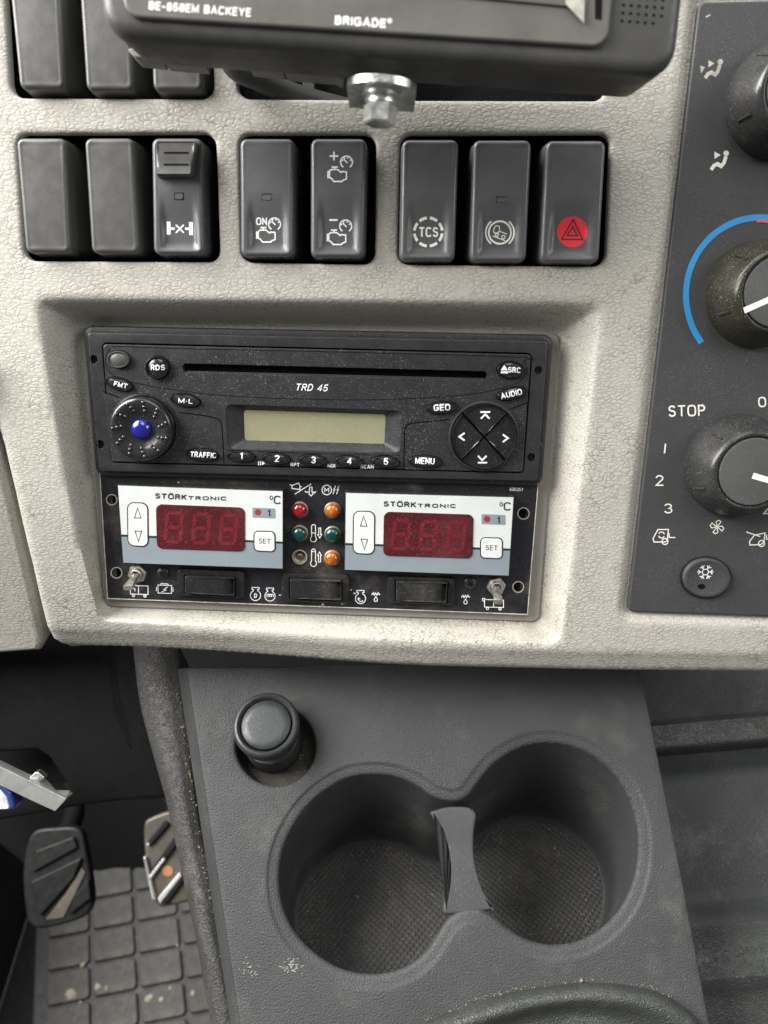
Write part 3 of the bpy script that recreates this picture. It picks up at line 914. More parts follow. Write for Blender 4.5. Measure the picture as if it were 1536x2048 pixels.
u, v, R, kb = knob(1563, 204, 112, 70, 0.4, 'knob_plastic', 'rotary_knob')
u, v, R, kb = knob(1518, 588, 106, 70, 0.3, 'knob_worn', 'rotary_knob', 'worn brownish temperature knob')
zz = 15 * MM + 0.62 * MM
clim.part('pointer', ribbons(DASH, [[(1491, 620), (1545, 596)]], 12, zz), 'white_print', kb, smooth=False)
u, v, R, kb = knob(1471, 931, 104, 70, 0.25, 'knob_plastic', 'rotary_knob')
clim.part('pointer', ribbons(DASH, [[(1508, 952), (1560, 967)]], 12, zz), 'white_print', kb, smooth=False)

# blue and red temperature arc
arc = [(1519 + 147 * math.cos(math.radians(a)), 590 + 155 * math.sin(math.radians(a))) for a in range(143, 287, 3)]
clim.part('blue_scale', ribbons(DASH, [arc], 12, CH + PR), 'blue_print', smooth=False)
arc = [(1519 + 139 * math.cos(math.radians(a)), 590 + 148 * math.sin(math.radians(a))) for a in range(268, 300, 3)]
clim.part('red_scale', ribbons(DASH, [arc], 5, CH + PR * 2), 'red_print', smooth=False)
def c_text(s, x0, y0, x1, y1, h, mat='cream_print'):
    clim.part('lettering', text(DASH, s, x0, y0, x1, y1, h, CH + PR), mat, smooth=False)
c_text('STOP', 1337, 834, 1411, 832, 23); c_text('0', 1517, 815, 1533, 814, 21)
clim.part('lettering', ribbons(DASH, [[(1331, 888), (1329, 906)]], 3, CH + PR), 'cream_print', smooth=False)
c_text('2', 1311, 972, 1327, 972, 22); c_text('3', 1328, 1027, 1345, 1027, 20); c_text('4', 1526, 1033, 1543, 1033, 19)
def c_icon(lines, wd, mat='cream_print'):
    clim.part('icon', ribbons(DASH, lines, wd, CH + PR), mat, smooth=False)
def c_fill(polys, mat='cream_print'):
    clim.part('icon', fills(DASH, polys, CH + PR), mat, smooth=False)
def petals(x, y):
    L = []
    for k in range(4):
        a = math.radians(20 + 90 * k)
        P = lambda r, d: (x + r * math.cos(a + d), y + r * math.sin(a + d))
        L.append(('c', [P(1.5, 0), P(6, -0.55), P(11, -0.50), P(14, -0.1), P(13, 0.32), P(8, 0.30)]))
    return L
c_icon(petals(1434, 1054), 1.8)
c_icon([('c', [(1308, 1084), (1306, 1077), (1316, 1059), (1337, 1059), (1334, 1082), (1330, 1084)]), circ(1330, 1083, 6, 14), [(1338, 1067), (1338, 1075), (1350, 1075)], circ(1323, 1070, 6, 8, 30, 160), circ(1323, 1070, 6, 8, 210, 340)], 2.2)
c_icon([[(1493, 1064), (1508, 1069), (1520, 1073)], ('c', [(1500, 1090), (1499, 1083), (1509, 1070), (1530, 1066), (1528, 1084), (1522, 1089)]), circ(1523, 1087, 6, 14), [(1533, 1070), (1533, 1078), (1548, 1078)]], 2.2)
def vent(x, y, s, mat, two):
    P = lambda a, b: (x + a * s, y + b * s)
    c_icon([[P(3, 33), P(7, 27), P(13, 24), P(20, 28), P(25, 22), P(28, 12)]], 6.5 * s, mat)
    c_fill([circ(*P(29, 5), 5 * s, 14)[1]], mat)
    c_fill([[P(8, 2), P(19, 8), P(8, 15)]], mat)
    if two: c_fill([[P(-7, 12), P(2, 14), P(-5, 26)]], mat)
vent(1408, 118, 1.12, 'faded_print', True); vent(1420, 301, 1.12, 'cream_print', False)
c_icon([[(1412, 34), (1420, 30)]], 3, 'faded_print')
# air conditioning button in its round well
bo = pell(DASH, 1411, 1154, 53, 44, CH, 48)
clim.part('button_well', plate(bo, [inset(bo, 0.9 * MM)], CH - 0.6 * MM, CH + 0.35 * MM, 0.3 * MM), 'radio_bezel')
bi = inset(bo, 1.2 * MM)
bc = DASH.px(1411, 1154, CH)
bf = lambda x, y: 0.9 * MM * (((x - bc[0]) / (9 * MM)) ** 2 + ((y - bc[1]) / (8 * MM)) ** 2) - 0.9 * MM
b = clim.part('ac_button', solid(bi, CH - 1 * MM, CH + 2.0 * MM, 0.8 * MM, 0, 4, bf, 8), 'climate_plastic', wn=False, angle=60)
fl = []
for k in range(6):
    a = math.radians(60 * k); P = lambda r, d=0: (1412 + r * math.cos(a + d), 1145 + 0.92 * r * math.sin(a + d))
    fl += [[P(7), P(16)], [P(15, -0.32), P(10.5), P(15, 0.32)]]
fl.append(('c', [(1412 + 7 * math.cos(math.radians(60 * k)), 1145 + 6.5 * math.sin(math.radians(60 * k))) for k in range(6)]))
clim.part('icon', ribbons(DASH, fl, 1.9, CH + 2.0 * MM + 2 * PR, bf), 'white_print', b, smooth=False)
clim.part('indicator', fills(DASH, [circ(1404, 1174, 8, 16, ry=5)[1]], CH + 2.0 * MM + PR, bf), 'dark_seam', b, smooth=False)

# ================================================================== RADIO
radio = Thing(RADIO, 'car_radio', 'black car radio with blue-centred dial and round direction pad', 'radio', RADIO.px(640, 810))
RP = lambda pts, h=0.0, r=0.0, n=5: ppoly(RADIO, pts, h, r, n)
bez = RP([(173, 664), (1097, 682), (1076, 963), (197, 943)], 0, 1.6 * MM)
hole = RP([(203, 685), (1065, 706), (1047, 947), (222, 926)], 0, 2.2 * MM)
pins = [pell(RADIO, x, y, 8, 8.5, 0, 20) for x, y in [(187, 719), (200, 889), (1077, 741), (1063, 915)]]
radio.part('bezel', plate(bez, [hole] + pins, -9 * MM, 0, 0.8 * MM, 0.25 * MM), 'radio_bezel')
radio.part('chassis', plate(inset(bez, -2.6 * MM), [inset(hole, -1.0 * MM)], -9.5 * MM, -2.5 * MM, 1.6 * MM), 'radio_plastic')
radio.part('backing', solid(inset(hole, -1.5 * MM), -8 * MM, -4 * MM), 'black_gap')
face = inset(hole, 0.55 * MM)
slot = RP([(366, 727), (974, 743), (974, 760), (366, 744)], 0, 1.6 * MM)
disp_o = RP([(452, 809), (803, 822), (800, 905), (457, 897)], 0, 2.5 * MM)
FZ = 0.5 * MM
fp = radio.part('faceplate', plate(face, [slot, disp_o], -4 * MM, FZ, 0.5 * MM, 0.35 * MM), 'radio_plastic')
# sloping surround of the display and the olive glass
disp_i = RP([(489, 820), (770, 829), (768, 887), (491, 880)], -3.2 * MM, 1.2 * MM)
n = len(disp_o); m = len(disp_i)
V = [(x, y, FZ - 0.3 * MM) for x, y in inset(disp_o, 0.02 * MM)] + [(x, y, -3.0 * MM) for x, y in disp_i]
F = [(i, (i + 1) % n, n + (i + 1) % n, n + i) for i in range(n)]
radio.part('display_surround', (V, F), 'radio_bezel', fp, wn=False)
radio.part('display_glass', solid(inset(disp_i, -0.5 * MM), -4 * MM, -2.9 * MM), 'lcd', fp)
# lower lip of the disc slot
radio.part('slot_lip', solid(RP([(372, 742), (970, 757), (970, 761), (372, 746)], 0, 0.2 * MM), -3 * MM, -0.5 * MM, 0.2 * MM), 'radio_bezel', fp)
# moulded lines of the face
def r_line(lines, wd=2.2):
    radio.part('moulding_line', ribbons(RADIO, lines, wd, FZ + 0.02 * MM), 'dark_seam', fp, smooth=False)
r_line([catmull([(600, 702), (352, 697), (240, 693), (220, 699), (212, 714), (213, 736), (235, 755), (280, 768), (345, 779), (443, 791), (560, 797), (620, 798), (707, 800), (850, 796), (958, 786), (1030, 768), (1050, 752), (1054, 738), (1048, 722), (1030, 714), (600, 702)], 5, False)], 1.4)
r_line([[(207, 783), (238, 795)]], 2.5)
r_line([catmull([(357, 825), (400, 830), (425, 835), (441, 843), (445, 870), (448, 927)], 4, False)], 2.5)
r_line([catmull([(808, 941), (809, 870), (811, 855), (822, 847), (860, 843), (897, 839)], 4, False)], 2.5)
r_line([[(1021, 818), (1056, 805)]], 2.5)
r_line([[(452, 900), (620, 907), (800, 911)]], 1.2)
# textured side fields
for pts in ([(207, 785), (238, 798), (357, 827), (425, 838), (440, 846), (446, 925), (224, 922)], [(810, 938), (812, 858), (824, 850), (897, 842), (1021, 820), (1054, 808), (1045, 943)]):
    radio.part('side_field', solid(RP(pts, 0, 1 * MM), 0, FZ + 0.012 * MM), 'radio_plastic', fp)

def r_button(x, y, rx, ry, rot, txt=None, tw=0, th=0, hgt=1.5 * MM, name='button', bold=0.02, tx=0, ty=0, trot=None):
    o = pell(RADIO, x, y, rx, ry, FZ, 36, rot)
    c = RADIO.px(x, y, FZ)
    a = abs(RADIO.px(x + rx, y, FZ)[0] - c[0]); b_ = abs(RADIO.px(x, y + ry, FZ)[1] - c[1])
    r = -math.radians(rot)
    def f(px, py):
        dx, dy = px - c[0], py - c[1]
        p = (dx * math.cos(r) + dy * math.sin(r)) / a; q = (-dx * math.sin(r) + dy * math.cos(r)) / b_
        return -0.55 * hgt * min(1.0, p * p + q * q)
    b = radio.part(name, solid(o, FZ - 1 * MM, FZ + hgt, hgt * 0.3, 0, 3, f, 6), 'radio_button', fp, wn=False, angle=75)
    radio.part('button_gap', plate(inset(o, -0.35 * MM), [inset(o, -0.02 * MM)], FZ - 0.2 * MM, FZ + 0.03 * MM), 'dark_seam', b, smooth=False)
    if txt:
        q = math.radians(rot if trot is None else trot); dx, dy = math.cos(q) * tw / 2, math.sin(q) * tw / 2
        ox, oy = -math.sin(q) * th / 2, math.cos(q) * th / 2
        radio.part('lettering', text(RADIO, txt, x + tx - dx + ox, y + ty - dy + oy, x + tx + dx + ox, y + ty + dy + oy, th, FZ + hgt + 0.14 * MM, bold, hfun=f), 'white_print', b, smooth=False)
    return b, f
b, _ = r_button(239, 719, 22, 17, 5, hgt=2.2 * MM)
b['label'] = 'blank grey oval power button'; b.data.materials[0] = MATS['blank_plastic']
r_button(316, 735, 23, 23, 0, 'RDS', 28, 11, 2.6 * MM, tx=-1)
r_button(239, 768, 28, 12, 14, 'FMT', 27, 10, tx=2, ty=2)
r_button(371, 800, 30, 12.5, 9, 'M·L', 29, 10, ty=2, trot=4)
r_button(405, 909, 32, 12, 3, 'TRAFFIC', 52, 11, tx=1, ty=1)
for k, (x, y) in enumerate([(482, 912), (553, 917), (626, 920), (698, 922), (771, 923)]):
    r_button(x, y, 28, 10.5, 3, str(k + 1), 9 if k else 5, 14, 1.6 * MM, tx=1, bold=0.015)
b, f = r_button(1021, 740, 27, 16.5, 3, 'SRC', 26, 11, 1.5 * MM, tx=8)
radio.part('icon', fills(RADIO, [[(1002, 741), (1009, 730), (1016, 741)], [(1002, 743), (1016, 743), (1016, 747), (1002, 747)]], FZ + 1.5 * MM + 0.16 * MM, f), 'white_print', b, smooth=False)
r_button(1023, 787, 30, 12, -13, 'AUDIO', 43, 12, ty=1)
r_button(884, 815, 30, 11.5, -6, 'GEO', 33, 13, trot=-2)
r_button(850, 922, 33, 11.5, 2, 'MENU', 39, 13)
def r_text(s, x0, y0, x1, y1, h, bold=0.01, shear=0):
    radio.part('lettering', text(RADIO, s, x0, y0, x1, y1, h, FZ + PR, bold, shear), 'white_print', fp, smooth=False)
r_text('TRD 45', 590, 781, 654, 783, 14, 0.0, 0.25)
r_text('RPT', 581, 933, 599, 933.5, 7.5); r_text('MIX', 655, 935, 671, 935.5, 7.5); r_text('SCAN', 721, 937, 747, 937.5, 7.5)
radio.part('icon', ribbons(RADIO, [[(517, 923), (517, 930)], [(521, 923), (521, 930)]], 1.8, FZ + PR), 'white_print', fp, smooth=False)
radio.part('icon', fills(RADIO, [[(524, 922.5), (530, 926.5), (524, 930.5)]], FZ + PR), 'white_print', fp, smooth=False)

# volume dial
du, dv = RADIO.px(289, 856, FZ); DR = abs(RADIO.px(289 + 63, 856, FZ)[0] - du)
dial = radio.part('dial', revolve([(DR * 1.08, FZ - 0.3 * MM), (DR * 1.08, FZ + 0.7 * MM), (DR * 1.03, FZ + 0.9 * MM), (DR * 1.0, FZ + 0.2 * MM), (DR, FZ + 4 * MM), (DR * 0.97, FZ + 5.3 * MM), (DR * 0.90, FZ + 6.0 * MM),
                         (DR * 0.78, FZ + 6.0 * MM), (DR * 0.6, FZ + 5.2 * MM), (DR * 0.45, FZ + 4.3 * MM), (DR * 0.36, FZ + 4.1 * MM), (0, FZ + 4.0 * MM)], 72, (du, dv)), 'radio_button', wn=False, angle=45)
dial['label'] = 'round black volume dial with raised dots'
dome = [(DR * 0.33 * math.cos(a), FZ + 4.0 * MM + DR * 0.22 * math.sin(a)) for a in [math.pi / 2 * k / 7 for k in range(7)]] + [(0, FZ + 4.0 * MM + DR * 0.22)]
radio.part('centre_cap', revolve(dome, 32, (du, dv)), 'blue_dome', dial, wn=False)['label'] = 'glossy blue dome at the dial centre'
for k in range(11):
    a = 2 * math.pi * (k + 0.25) / 11
    dots = []
    for q, (rr, z) in enumerate([(0.60, 5.15), (0.72, 5.75), (0.85, 6.0)]):
        r_ = 0.8 * MM
        dots.append(revolve([(r_, FZ + z * MM - 0.1 * MM), (r_ * 0.8, FZ + z * MM + 0.35 * MM), (0, FZ + z * MM + 0.55 * MM)], 10, (du + math.cos(a + q * 0.06) * DR * rr, dv + math.sin(a + q * 0.06) * DR * rr)))
    radio.part('grip_dots', merge(*dots), 'radio_button', dial, wn=False, angle=80)

# direction pad of four keys
pu, pv = RADIO.px(967, 873, FZ); PRr = abs(RADIO.px(967 + 64, 873, FZ)[0] - pu)
rim = ell((pu, pv), PRr * 1.10, PRr * 1.10, 64)
ring = radio.part('pad_ring', plate(rim, [ell((pu, pv), PRr * 1.015, PRr * 1.015, 64)], FZ - 1 * MM, FZ + 1.0 * MM, 0.5 * MM, 0.3 * MM), 'radio_bezel')
radio.part('pad_base', solid(ell((pu, pv), PRr * 1.02, PRr * 1.02, 48), FZ - 0.5 * MM, FZ + 0.1 * MM), 'dark_seam', ring)
A = [math.radians(x) for x in (48, 134, 228, 314)]      # gaps
keyicons = {0: [[(962, 824.5), (980, 824.5)], [(963, 837), (971, 829), (979, 837)]], 1: [[(929, 867), (919, 874), (929, 881)]],
            2: [[(957, 913), (965, 921), (973, 913)], [(957, 926), (974, 926)]], 3: [[(1007, 870), (1017, 877), (1007, 884)]]}
def padf(x, y):
    r = math.hypot(x - pu, y - pv) / PRr
    return -1.2 * MM * r ** 2 - 0.5 * MM * max(0, 0.5 - abs(r - 0.55)) * 2
for k in range(4):
    a0, a1 = A[k], A[(k + 1) % 4]
    if a1 < a0: a1 += 2 * math.pi
    g = 0.3 * MM
    mid = (a0 + a1) / 2
    off = (pu + math.cos(mid) * g * 1.5, pv + math.sin(mid) * g * 1.5)
    pts = [off] + [(off[0] + math.cos(a0 + (a1 - a0) * i / 16) * (PRr - g * 1.6), off[1] + math.sin(a0 + (a1 - a0) * i / 16) * (PRr - g * 1.6)) for i in range(17)]
    key = radio.part('pad_key', solid(resample_loop(pts, 1.5 * MM), FZ, FZ + 2.6 * MM, 0.3 * MM, 0, 2, padf, 6), 'radio_button', ring, wn=False, angle=60)
    radio.part('icon', ribbons(RADIO, keyicons[k], 3.4, FZ + 2.6 * MM + PR, padf), 'white_print', ring, smooth=False)

# ================================================================== REFRIGERATION CONTROL PANEL
cool = Thing(COOL, 'cooling_control_panel', 'black control plate with two red-display thermostats and coloured lamps, mounted below the radio', 'control panel', COOL.px(640, 1080))
CP = lambda pts, h=0.0, r=0.0, n=5: ppoly(COOL, pts, h, r, n)
po = CP([(199, 938), (1077, 961), (1055, 1229), (215, 1197)])
screwholes = [(223.5, 999.5, 9.5), (233, 1145.6, 10), (1047, 1027, 10.5), (1036.5, 1174, 10)]
cp = cool.part('plate', plate(po, [pell(COOL, x, y, r, r, 0, 24) for x, y, r in screwholes] + [pell(COOL, 599.7, 1113.5, 13, 13, 0, 24)], -2 * MM, 0, 0.12 * MM, 0.1 * MM), 'cool_plate')
cool.part('backing', solid(inset(po, 4 * MM), -3.4 * MM, -2.3 * MM), 'black_gap')
cool.part('plate_edge', plate(inset(po, -0.15 * MM), [inset(po, 0.22 * MM)], -1.9 * MM, 0.05 * MM), 'plate_edge', cp, smooth=False)
for x, y, r in screwholes:
    o = pell(COOL, x, y, r, r, 0, 28)
    cool.part('hole_rim', plate(inset(o, -0.42 * MM), [inset(o, 0.02 * MM)], -0.5 * MM, 0.06 * MM), 'bare_ring', cp, smooth=False)
def k_icon(lines, wd=1.6, h=0.0, mat='white_print'):
    cool.part('icon', ribbons(COOL, lines, wd, h + PR), mat, cp, smooth=False)

SEG = {'a': [(0.12, 0), (0.88, 0)], 'b': [(1, 0.06), (1, 0.46)], 'c': [(1, 0.54), (1, 0.94)], 'd': [(0.12, 1), (0.88, 1)],
       'e': [(0, 0.54), (0, 0.94)], 'f': [(0, 0.06), (0, 0.46)], 'g': [(0.12, 0.5), (0.88, 0.5)]}
def thermostat(label, q, line, win, logo, degc, box, dot, one, keys, setb, lift=6 * MM):
    hs = CP(q, lift, 0.5 * MM, 3)
    body = cool.part('thermostat', solid(hs, -0.5 * MM, lift, 0.5 * MM, 0.3 * MM), 'rocker_black')
    body['label'] = label
    Z = lift + 0.02 * MM
    k = 0.012
    c = (sum(p[0] for p in q) / 4, sum(p[1] for p in q) / 4)
    qi = [(c[0] + (x - c[0]) * (1 - k), c[1] + (y - c[1]) * (1 - k * 2)) for x, y in q]
    (lx, ly), (rx, ry) = line
    top = CP([qi[0], qi[1], (qi[1][0] + (qi[2][0] - qi[1][0]) * 0.66, ry - 1), (qi[0][0] + (qi[3][0] - qi[0][0]) * 0.63, ly - 1)], Z)
    bot = CP([(qi[0][0] + (qi[3][0] - qi[0][0]) * 0.66, ly + 3.5), (qi[1][0] + (qi[2][0] - qi[1][0]) * 0.69, ry + 3.5), qi[2], qi[3]], Z)
    P = lambda n, vf, m, **kw: cool.part(n, vf, m, body, **kw)
    P('label_field', solid(top, Z - 0.3 * MM, Z + 0.05 * MM), 'label_white')
    P('label_field', solid(bot, Z - 0.3 * MM, Z + 0.05 * MM), 'label_blue_grey')
    Z += 0.05 * MM
    P('label_line', ribbons(COOL, [[(lx + 1, ly + 1), (rx - 1, ry + 1)]], 4, Z + 0.03 * MM), 'black_print', smooth=False)
    P('display', solid(CP(win, Z, 2.6 * MM, 6), Z - 0.2 * MM, Z + 0.35 * MM, 0.2 * MM), 'led_window')
    zz = Z + 0.38 * MM
    (x0, y0), (x1, y1), (x2, y2), (x3, y3) = win
    for d in range(3):
        f0 = 0.11 + d * 0.31; f1 = f0 + 0.165
        for s_, ((ax, ay), (bx, by)) in SEG.items():
            def pt(a, b):
                f = f0 + (f1 - f0) * a + 0.02 * (0.5 - b) * 1.6; g = 0.19 + 0.64 * b
                xt, yt = x0 + (x1 - x0) * f, y0 + (y1 - y0) * f; xb, yb = x3 + (x2 - x3) * f, y3 + (y2 - y3) * f
                return (xt + (xb - xt) * g, yt + (yb - yt) * g)
            P('digit_segment', ribbons(COOL, [[pt(ax, ay), pt(bx, by)]], 7.5, zz), 'led_segment', smooth=False)
        P('digit_segment', fills(COOL, [circ(*pt(1.45, 1.0), 3.5, 10)[1]], zz), 'led_segment', smooth=False)
    def tx(s_, x0, y0, x1, y1, h, bold=0, mat='black_print', dz=0.0):
        P('lettering', text(COOL, s_, x0, y0, x1, y1, h, Z + PR + dz, bold), mat, smooth=False)
    lx0, ly0, lx1, ly1, lx2, ly2 = logo
    tx('STÖRK', lx0, ly0, lx1, ly1, 11, 0.04); tx('TRONIC', lx1 + 3, ly1, lx2, ly2, 8, 0.05)
    tx('°', degc[0], degc[1] - 8, degc[0] + 7, degc[1] - 8, 9, 0.02); tx('C', degc[0] + 8, degc[1], degc[0] + 23, degc[1] + 0.5, 17, 0.01)
    P('channel_box', solid(CP(box, Z, 0.5 * MM), Z, Z + 0.05 * MM), 'label_blue_grey')
    P('channel_lamp', fills(COOL, [circ(*dot, 6.5, 20)[1]], Z + 0.1 * MM), 'red_dot', smooth=False)
    tx('1', one[0] - 4, one[1] + 7, one[0] + 4, one[1] + 7, 14, 0.02, dz=0.06 * MM)
    for nm, qq, r in (('arrow_key', keys, 3.0 * MM), ('set_key', setb, 2.2 * MM)):
        (a0, b0), (a1, b1), (a2, b2), (a3, b3) = qq
        o = CP(qq, Z, r, 6)
        kk = P(nm, solid(o, Z, Z + 0.12 * MM, 0.1 * MM), 'black_print')
        P('key_cap', solid(inset(o, 0.52 * MM), Z, Z + 0.28 * MM, 0.15 * MM), 'key_white')
        zc = Z + 0.28 * MM + 0.03 * MM
        cx, cy = (a0 + a1 + a2 + a3) / 4, (b0 + b1 + b2 + b3) / 4
        if nm == 'set_key':
            P('lettering', text(COOL, 'SET', cx - 12, cy + 4, cx + 12, cy + 5, 10, zc), 'black_print', smooth=False)
        else:
            P('icon', ribbons(COOL, [('c', [(cx - 1, cy - 33), (cx + 6, cy - 13), (cx - 7, cy - 13)]), ('c', [(cx - 6, cy + 13), (cx + 7, cy + 13.5), (cx + 1, cy + 34)])], 1.7, zc), 'black_print', smooth=False)
    return body

thermostat('white thermostat with red display beside the bare lamp socket, further from the knobs',
           [(234, 969), (567, 981), (567, 1139), (245, 1127)], ((245, 1070), (565, 1084)), [(312, 1008), (490, 1015), (490, 1103), (314, 1097)],
           (310, 997, 373, 1000, 453, 1001), (539, 1008), [(505, 1015), (551, 1017), (551, 1037), (505, 1035)], (516, 1024.5), (538, 1026),
           [(254, 1004), (297, 1005), (298, 1095), (255, 1092)], [(507, 1061), (551, 1062), (552, 1105), (507, 1103)])
thermostat('white thermostat with red display on the side nearer the rotary knobs',
           [(690, 984), (1029, 993), (1019, 1153), (688, 1141)], ((692, 1087), (1019, 1098)), [(768, 1023), (947, 1029), (945, 1117), (766, 1111)],
           (767, 1013, 832, 1015, 912, 1016), (999, 1021), [(963, 1028), (1011, 1030), (1011, 1050), (963, 1048)], (974, 1038), (997, 1040),
           [(706, 1021), (751, 1022), (750, 1110), (705, 1108)], [(960, 1074), (1006, 1075), (1006, 1119), (960, 1117)])

def lamp(x, y, mat, label, hgt=4.2 * MM):
    u, v = COOL.px(x, y, 2 * MM); r = 3.3 * MM
    b = cool.part('lamp', revolve([(r * 1.12, 0), (r * 1.12, 0.9 * MM), (r * 1.0, 1.3 * MM), (r * 0.96, 1.3 * MM)], 28, (u, v)), 'brass_ring', wn=False)
    b['label'] = label
    prof = [(r * 0.97, 1.0 * MM), (r * 0.97, 2.0 * MM)] + [(r * 0.97 * math.cos(a), 2.0 * MM + hgt * 0.5 * math.sin(a)) for a in [math.pi / 2 * k / 6 for k in range(1, 6)]] + [(0, 2.0 * MM + hgt * 0.5)]
    cool.part('lens', revolve(prof, 28, (u, v)), mat, b, wn=False)
lamp(599, 1021, 'lamp_red', 'red lamp'); lamp(665, 1022, 'lamp_orange', 'orange lamp level with the red one')
lamp(599, 1068, 'lamp_green', 'dark green lamp beside the first thermometer sign'); lamp(665, 1070, 'lamp_green', 'green lamp next to the second thermostat')
lamp(664, 1118, 'lamp_orange', 'orange lamp level with the bare socket')
u, v = COOL.px(599.7, 1113.5)
so = cool.part('lamp_socket', revolve([(3.35 * MM, 0), (3.35 * MM, 0.6 * MM), (2.95 * MM, 0.6 * MM), (2.85 * MM, -1.5 * MM), (2.0 * MM, -2.2 * MM), (0, -2.2 * MM)], 28, (u, v)), 'bare_ring', wn=False)
so['label'] = 'open lamp socket with its coloured lens missing'
cool.part('bulb', revolve([(1.9 * MM, -2.2 * MM), (1.8 * MM, -1.2 * MM), (1.2 * MM, -0.4 * MM), (0, -0.1 * MM)], 20, (u, v)), 'lamp_clear', so, wn=False)

# printed symbols
thermo = lambda x, y: [circ(x, y + 12, 6, 12, -50, 230)[0:] + [(x - 4, y - 12)] + circ(x, y - 13, 4, 5, 180, 360) + [(x + 4, y + 7)]]
arrow = lambda x, y, d: [('c', [(x - 2, y - 10 * d), (x + 2, y - 10 * d), (x + 2, y + 3 * d), (x + 4, y + 3 * d), (x, y + 10 * d), (x - 4, y + 3 * d), (x - 2, y + 3 * d)])]
k_icon(thermo(627, 1066) + [[(624, 1066), (630, 1066)]] + arrow(639.5, 1066, 1), 1.7)
k_icon(thermo(627, 1115) + [[(624, 1103), (630, 1103)]] + arrow(639, 1114, -1), 1.7)
k_icon([[(580, 969), (584, 971), (584, 977), (600, 979), (600, 972), (603, 974)], [(584, 971), (592, 968), (597, 966), (600, 972)], [(590, 988), (622, 968)]], 1.7)
k_icon([('c', [(619, 974), (624, 974), (624, 984), (626, 988), (622, 992), (618, 988), (619, 984)]), [(610, 982), (613, 985), (617, 983)], [(626, 983), (629, 986), (632, 983)]], 1.6)
k_icon([circ(653.5, 980, 9.5, 20), [(649.5, 984), (649.5, 976), (653.5, 981), (657.5, 976), (657.5, 984)]], 1.6)
k_icon([[(671, 972), (667, 980), (670, 979), (666, 988)], [(678, 972), (674, 980), (677, 979), (673, 988)]], 1.5, mat='cream_print')
cool.part('lettering', text(COOL, '60D257', 1019, 981.5, 1046, 982.5, 6.5, PR), 'white_print', cp, smooth=False)
k_icon([('c', [(260, 1171), (296, 1172), (296, 1189), (261, 1188)]), [(277, 1172), (277, 1188)], circ(267, 1191, 2.4, 8), circ(290, 1192, 2.4, 8), [(266, 1176), (270, 1177), (270, 1182)]], 1.4)
k_icon([('c', [(316, 1170), (343, 1171), (343, 1187), (316, 1186)]), [(322, 1170), (322, 1167), (336, 1168), (336, 1171)], [(313, 1174), (313, 1182)], [(346, 1175), (346, 1183)], [(335, 1174), (327, 1179), (332, 1180), (323, 1184)]], 1.5)
def mot(x, y, inner):
    return [circ(x, y, 10.2, 18, -65, 245) + [(x - 4.5, y - 12), (x - 7, y - 12), (x - 7, y - 16), (x + 7, y - 16), (x + 7, y - 12), (x + 4.5, y - 12), (x + 4.3, y - 9.2)]] + inner
k_icon(mot(511, 1191, [[(509, 1187), (509, 1195), (512, 1194.5), (513.5, 1191), (512, 1187.5), (509, 1187)]]), 1.6)
k_icon(mot(540, 1192, [circ(536, 1191, 2.6, 8, 120, 420), circ(540.3, 1191, 2.6, 8, 120, 420), circ(544.5, 1191, 2.6, 8, 120, 420)]), 1.4)
k_icon(mot(721, 1197, [circ(722, 1198, 5, 9, 40, 200), [(716, 1199), (717, 1195.5), (720, 1198)]]), 1.6)
drop = lambda x, y: [[(x - 8, y - 4), (x - 5, y - 9), (x - 3, y - 3), (x - 0.5, y - 9), (x + 2, y - 3), (x + 4.5, y - 9), (x + 8, y - 4)], [(x - 8, y - 6.5), (x + 8, y - 5.5)], ('c', [(x, y - 1), (x + 3.5, y + 5), (x + 2.5, y + 8.5), (x - 2.5, y + 8.5), (x - 3.5, y + 5)])]
k_icon(drop(751.6, 1194), 1.4); k_icon(drop(931, 1199), 1.4)
k_icon([('c', [(969, 1199), (1007, 1200), (1007, 1215), (969, 1214)]), [(987, 1200), (987, 1214)], circ(975, 1217, 2.4, 8), circ(1000, 1218, 2.4, 8), [(969, 1203), (965, 1201), (965, 1197), (970, 1197)]], 1.4)
# paint chips on the plate
for x, y, s in ((694, 1172, 4), (702, 1180, 3), (709, 1187, 4), (645, 1209, 4), (640, 1213, 3), (689, 1206, 5), (684, 1208, 4), (560, 1190, 3)):
    cool.part('paint_chip', fills(COOL, [[(x + s * random.uniform(0.4, 1) * math.cos(a), y + s * random.uniform(0.4, 1) * 0.7 * math.sin(a)) for a in np.linspace(0, 6.0, 8)]], 0.04 * MM), 'label_white', cp, smooth=False)

def rocker(fq, rq, label, flip):
    fo = CP(fq, 1.5 * MM, 1.6 * MM); fi = CP(rq, 1.5 * MM, 0.3 * MM)
    fr = cool.part('rocker_frame', plate(fo, [inset(fi, -0.5 * MM)], -0.5 * MM, 2.2 * MM, 0.7 * MM, 0.3 * MM), 'rocker_black')
    fr['label'] = label
    o = CP(rq, 3 * MM, 0.5 * MM, 3)
    xs = [p[0] for p in o]; x0, x1 = min(xs), max(xs)
    def f(x, y):
        t_ = (x - x0) / (x1 - x0)
        if flip: t_ = 1 - t_
        return -2.6 * MM * max(0, (t_ - 0.78) / 0.22) ** 1.2 - 0.4 * MM * t_ - 0.3 * math.sin(t_ * math.pi) * MM
    o2 = CP(rq, 0, 0.5 * MM, 3)
    cool.part('rocker', solid(resample_loop(o, 1.0 * MM), -0.3 * MM, 4.6 * MM, 0.5 * MM, 0.0, 3, f, 14), 'rocker_black', fr, wn=False, angle=50)
    cool.part('rocker_well', solid(inset(fi, -0.45 * MM), -0.4 * MM, 0.3 * MM), 'black_gap', fr)
rocker([(354, 1137), (490, 1142), (490, 1197), (355, 1191)], [(371, 1151), (470, 1154), (470, 1190), (371, 1185)], 'rocker switch next to the battery sign', False)
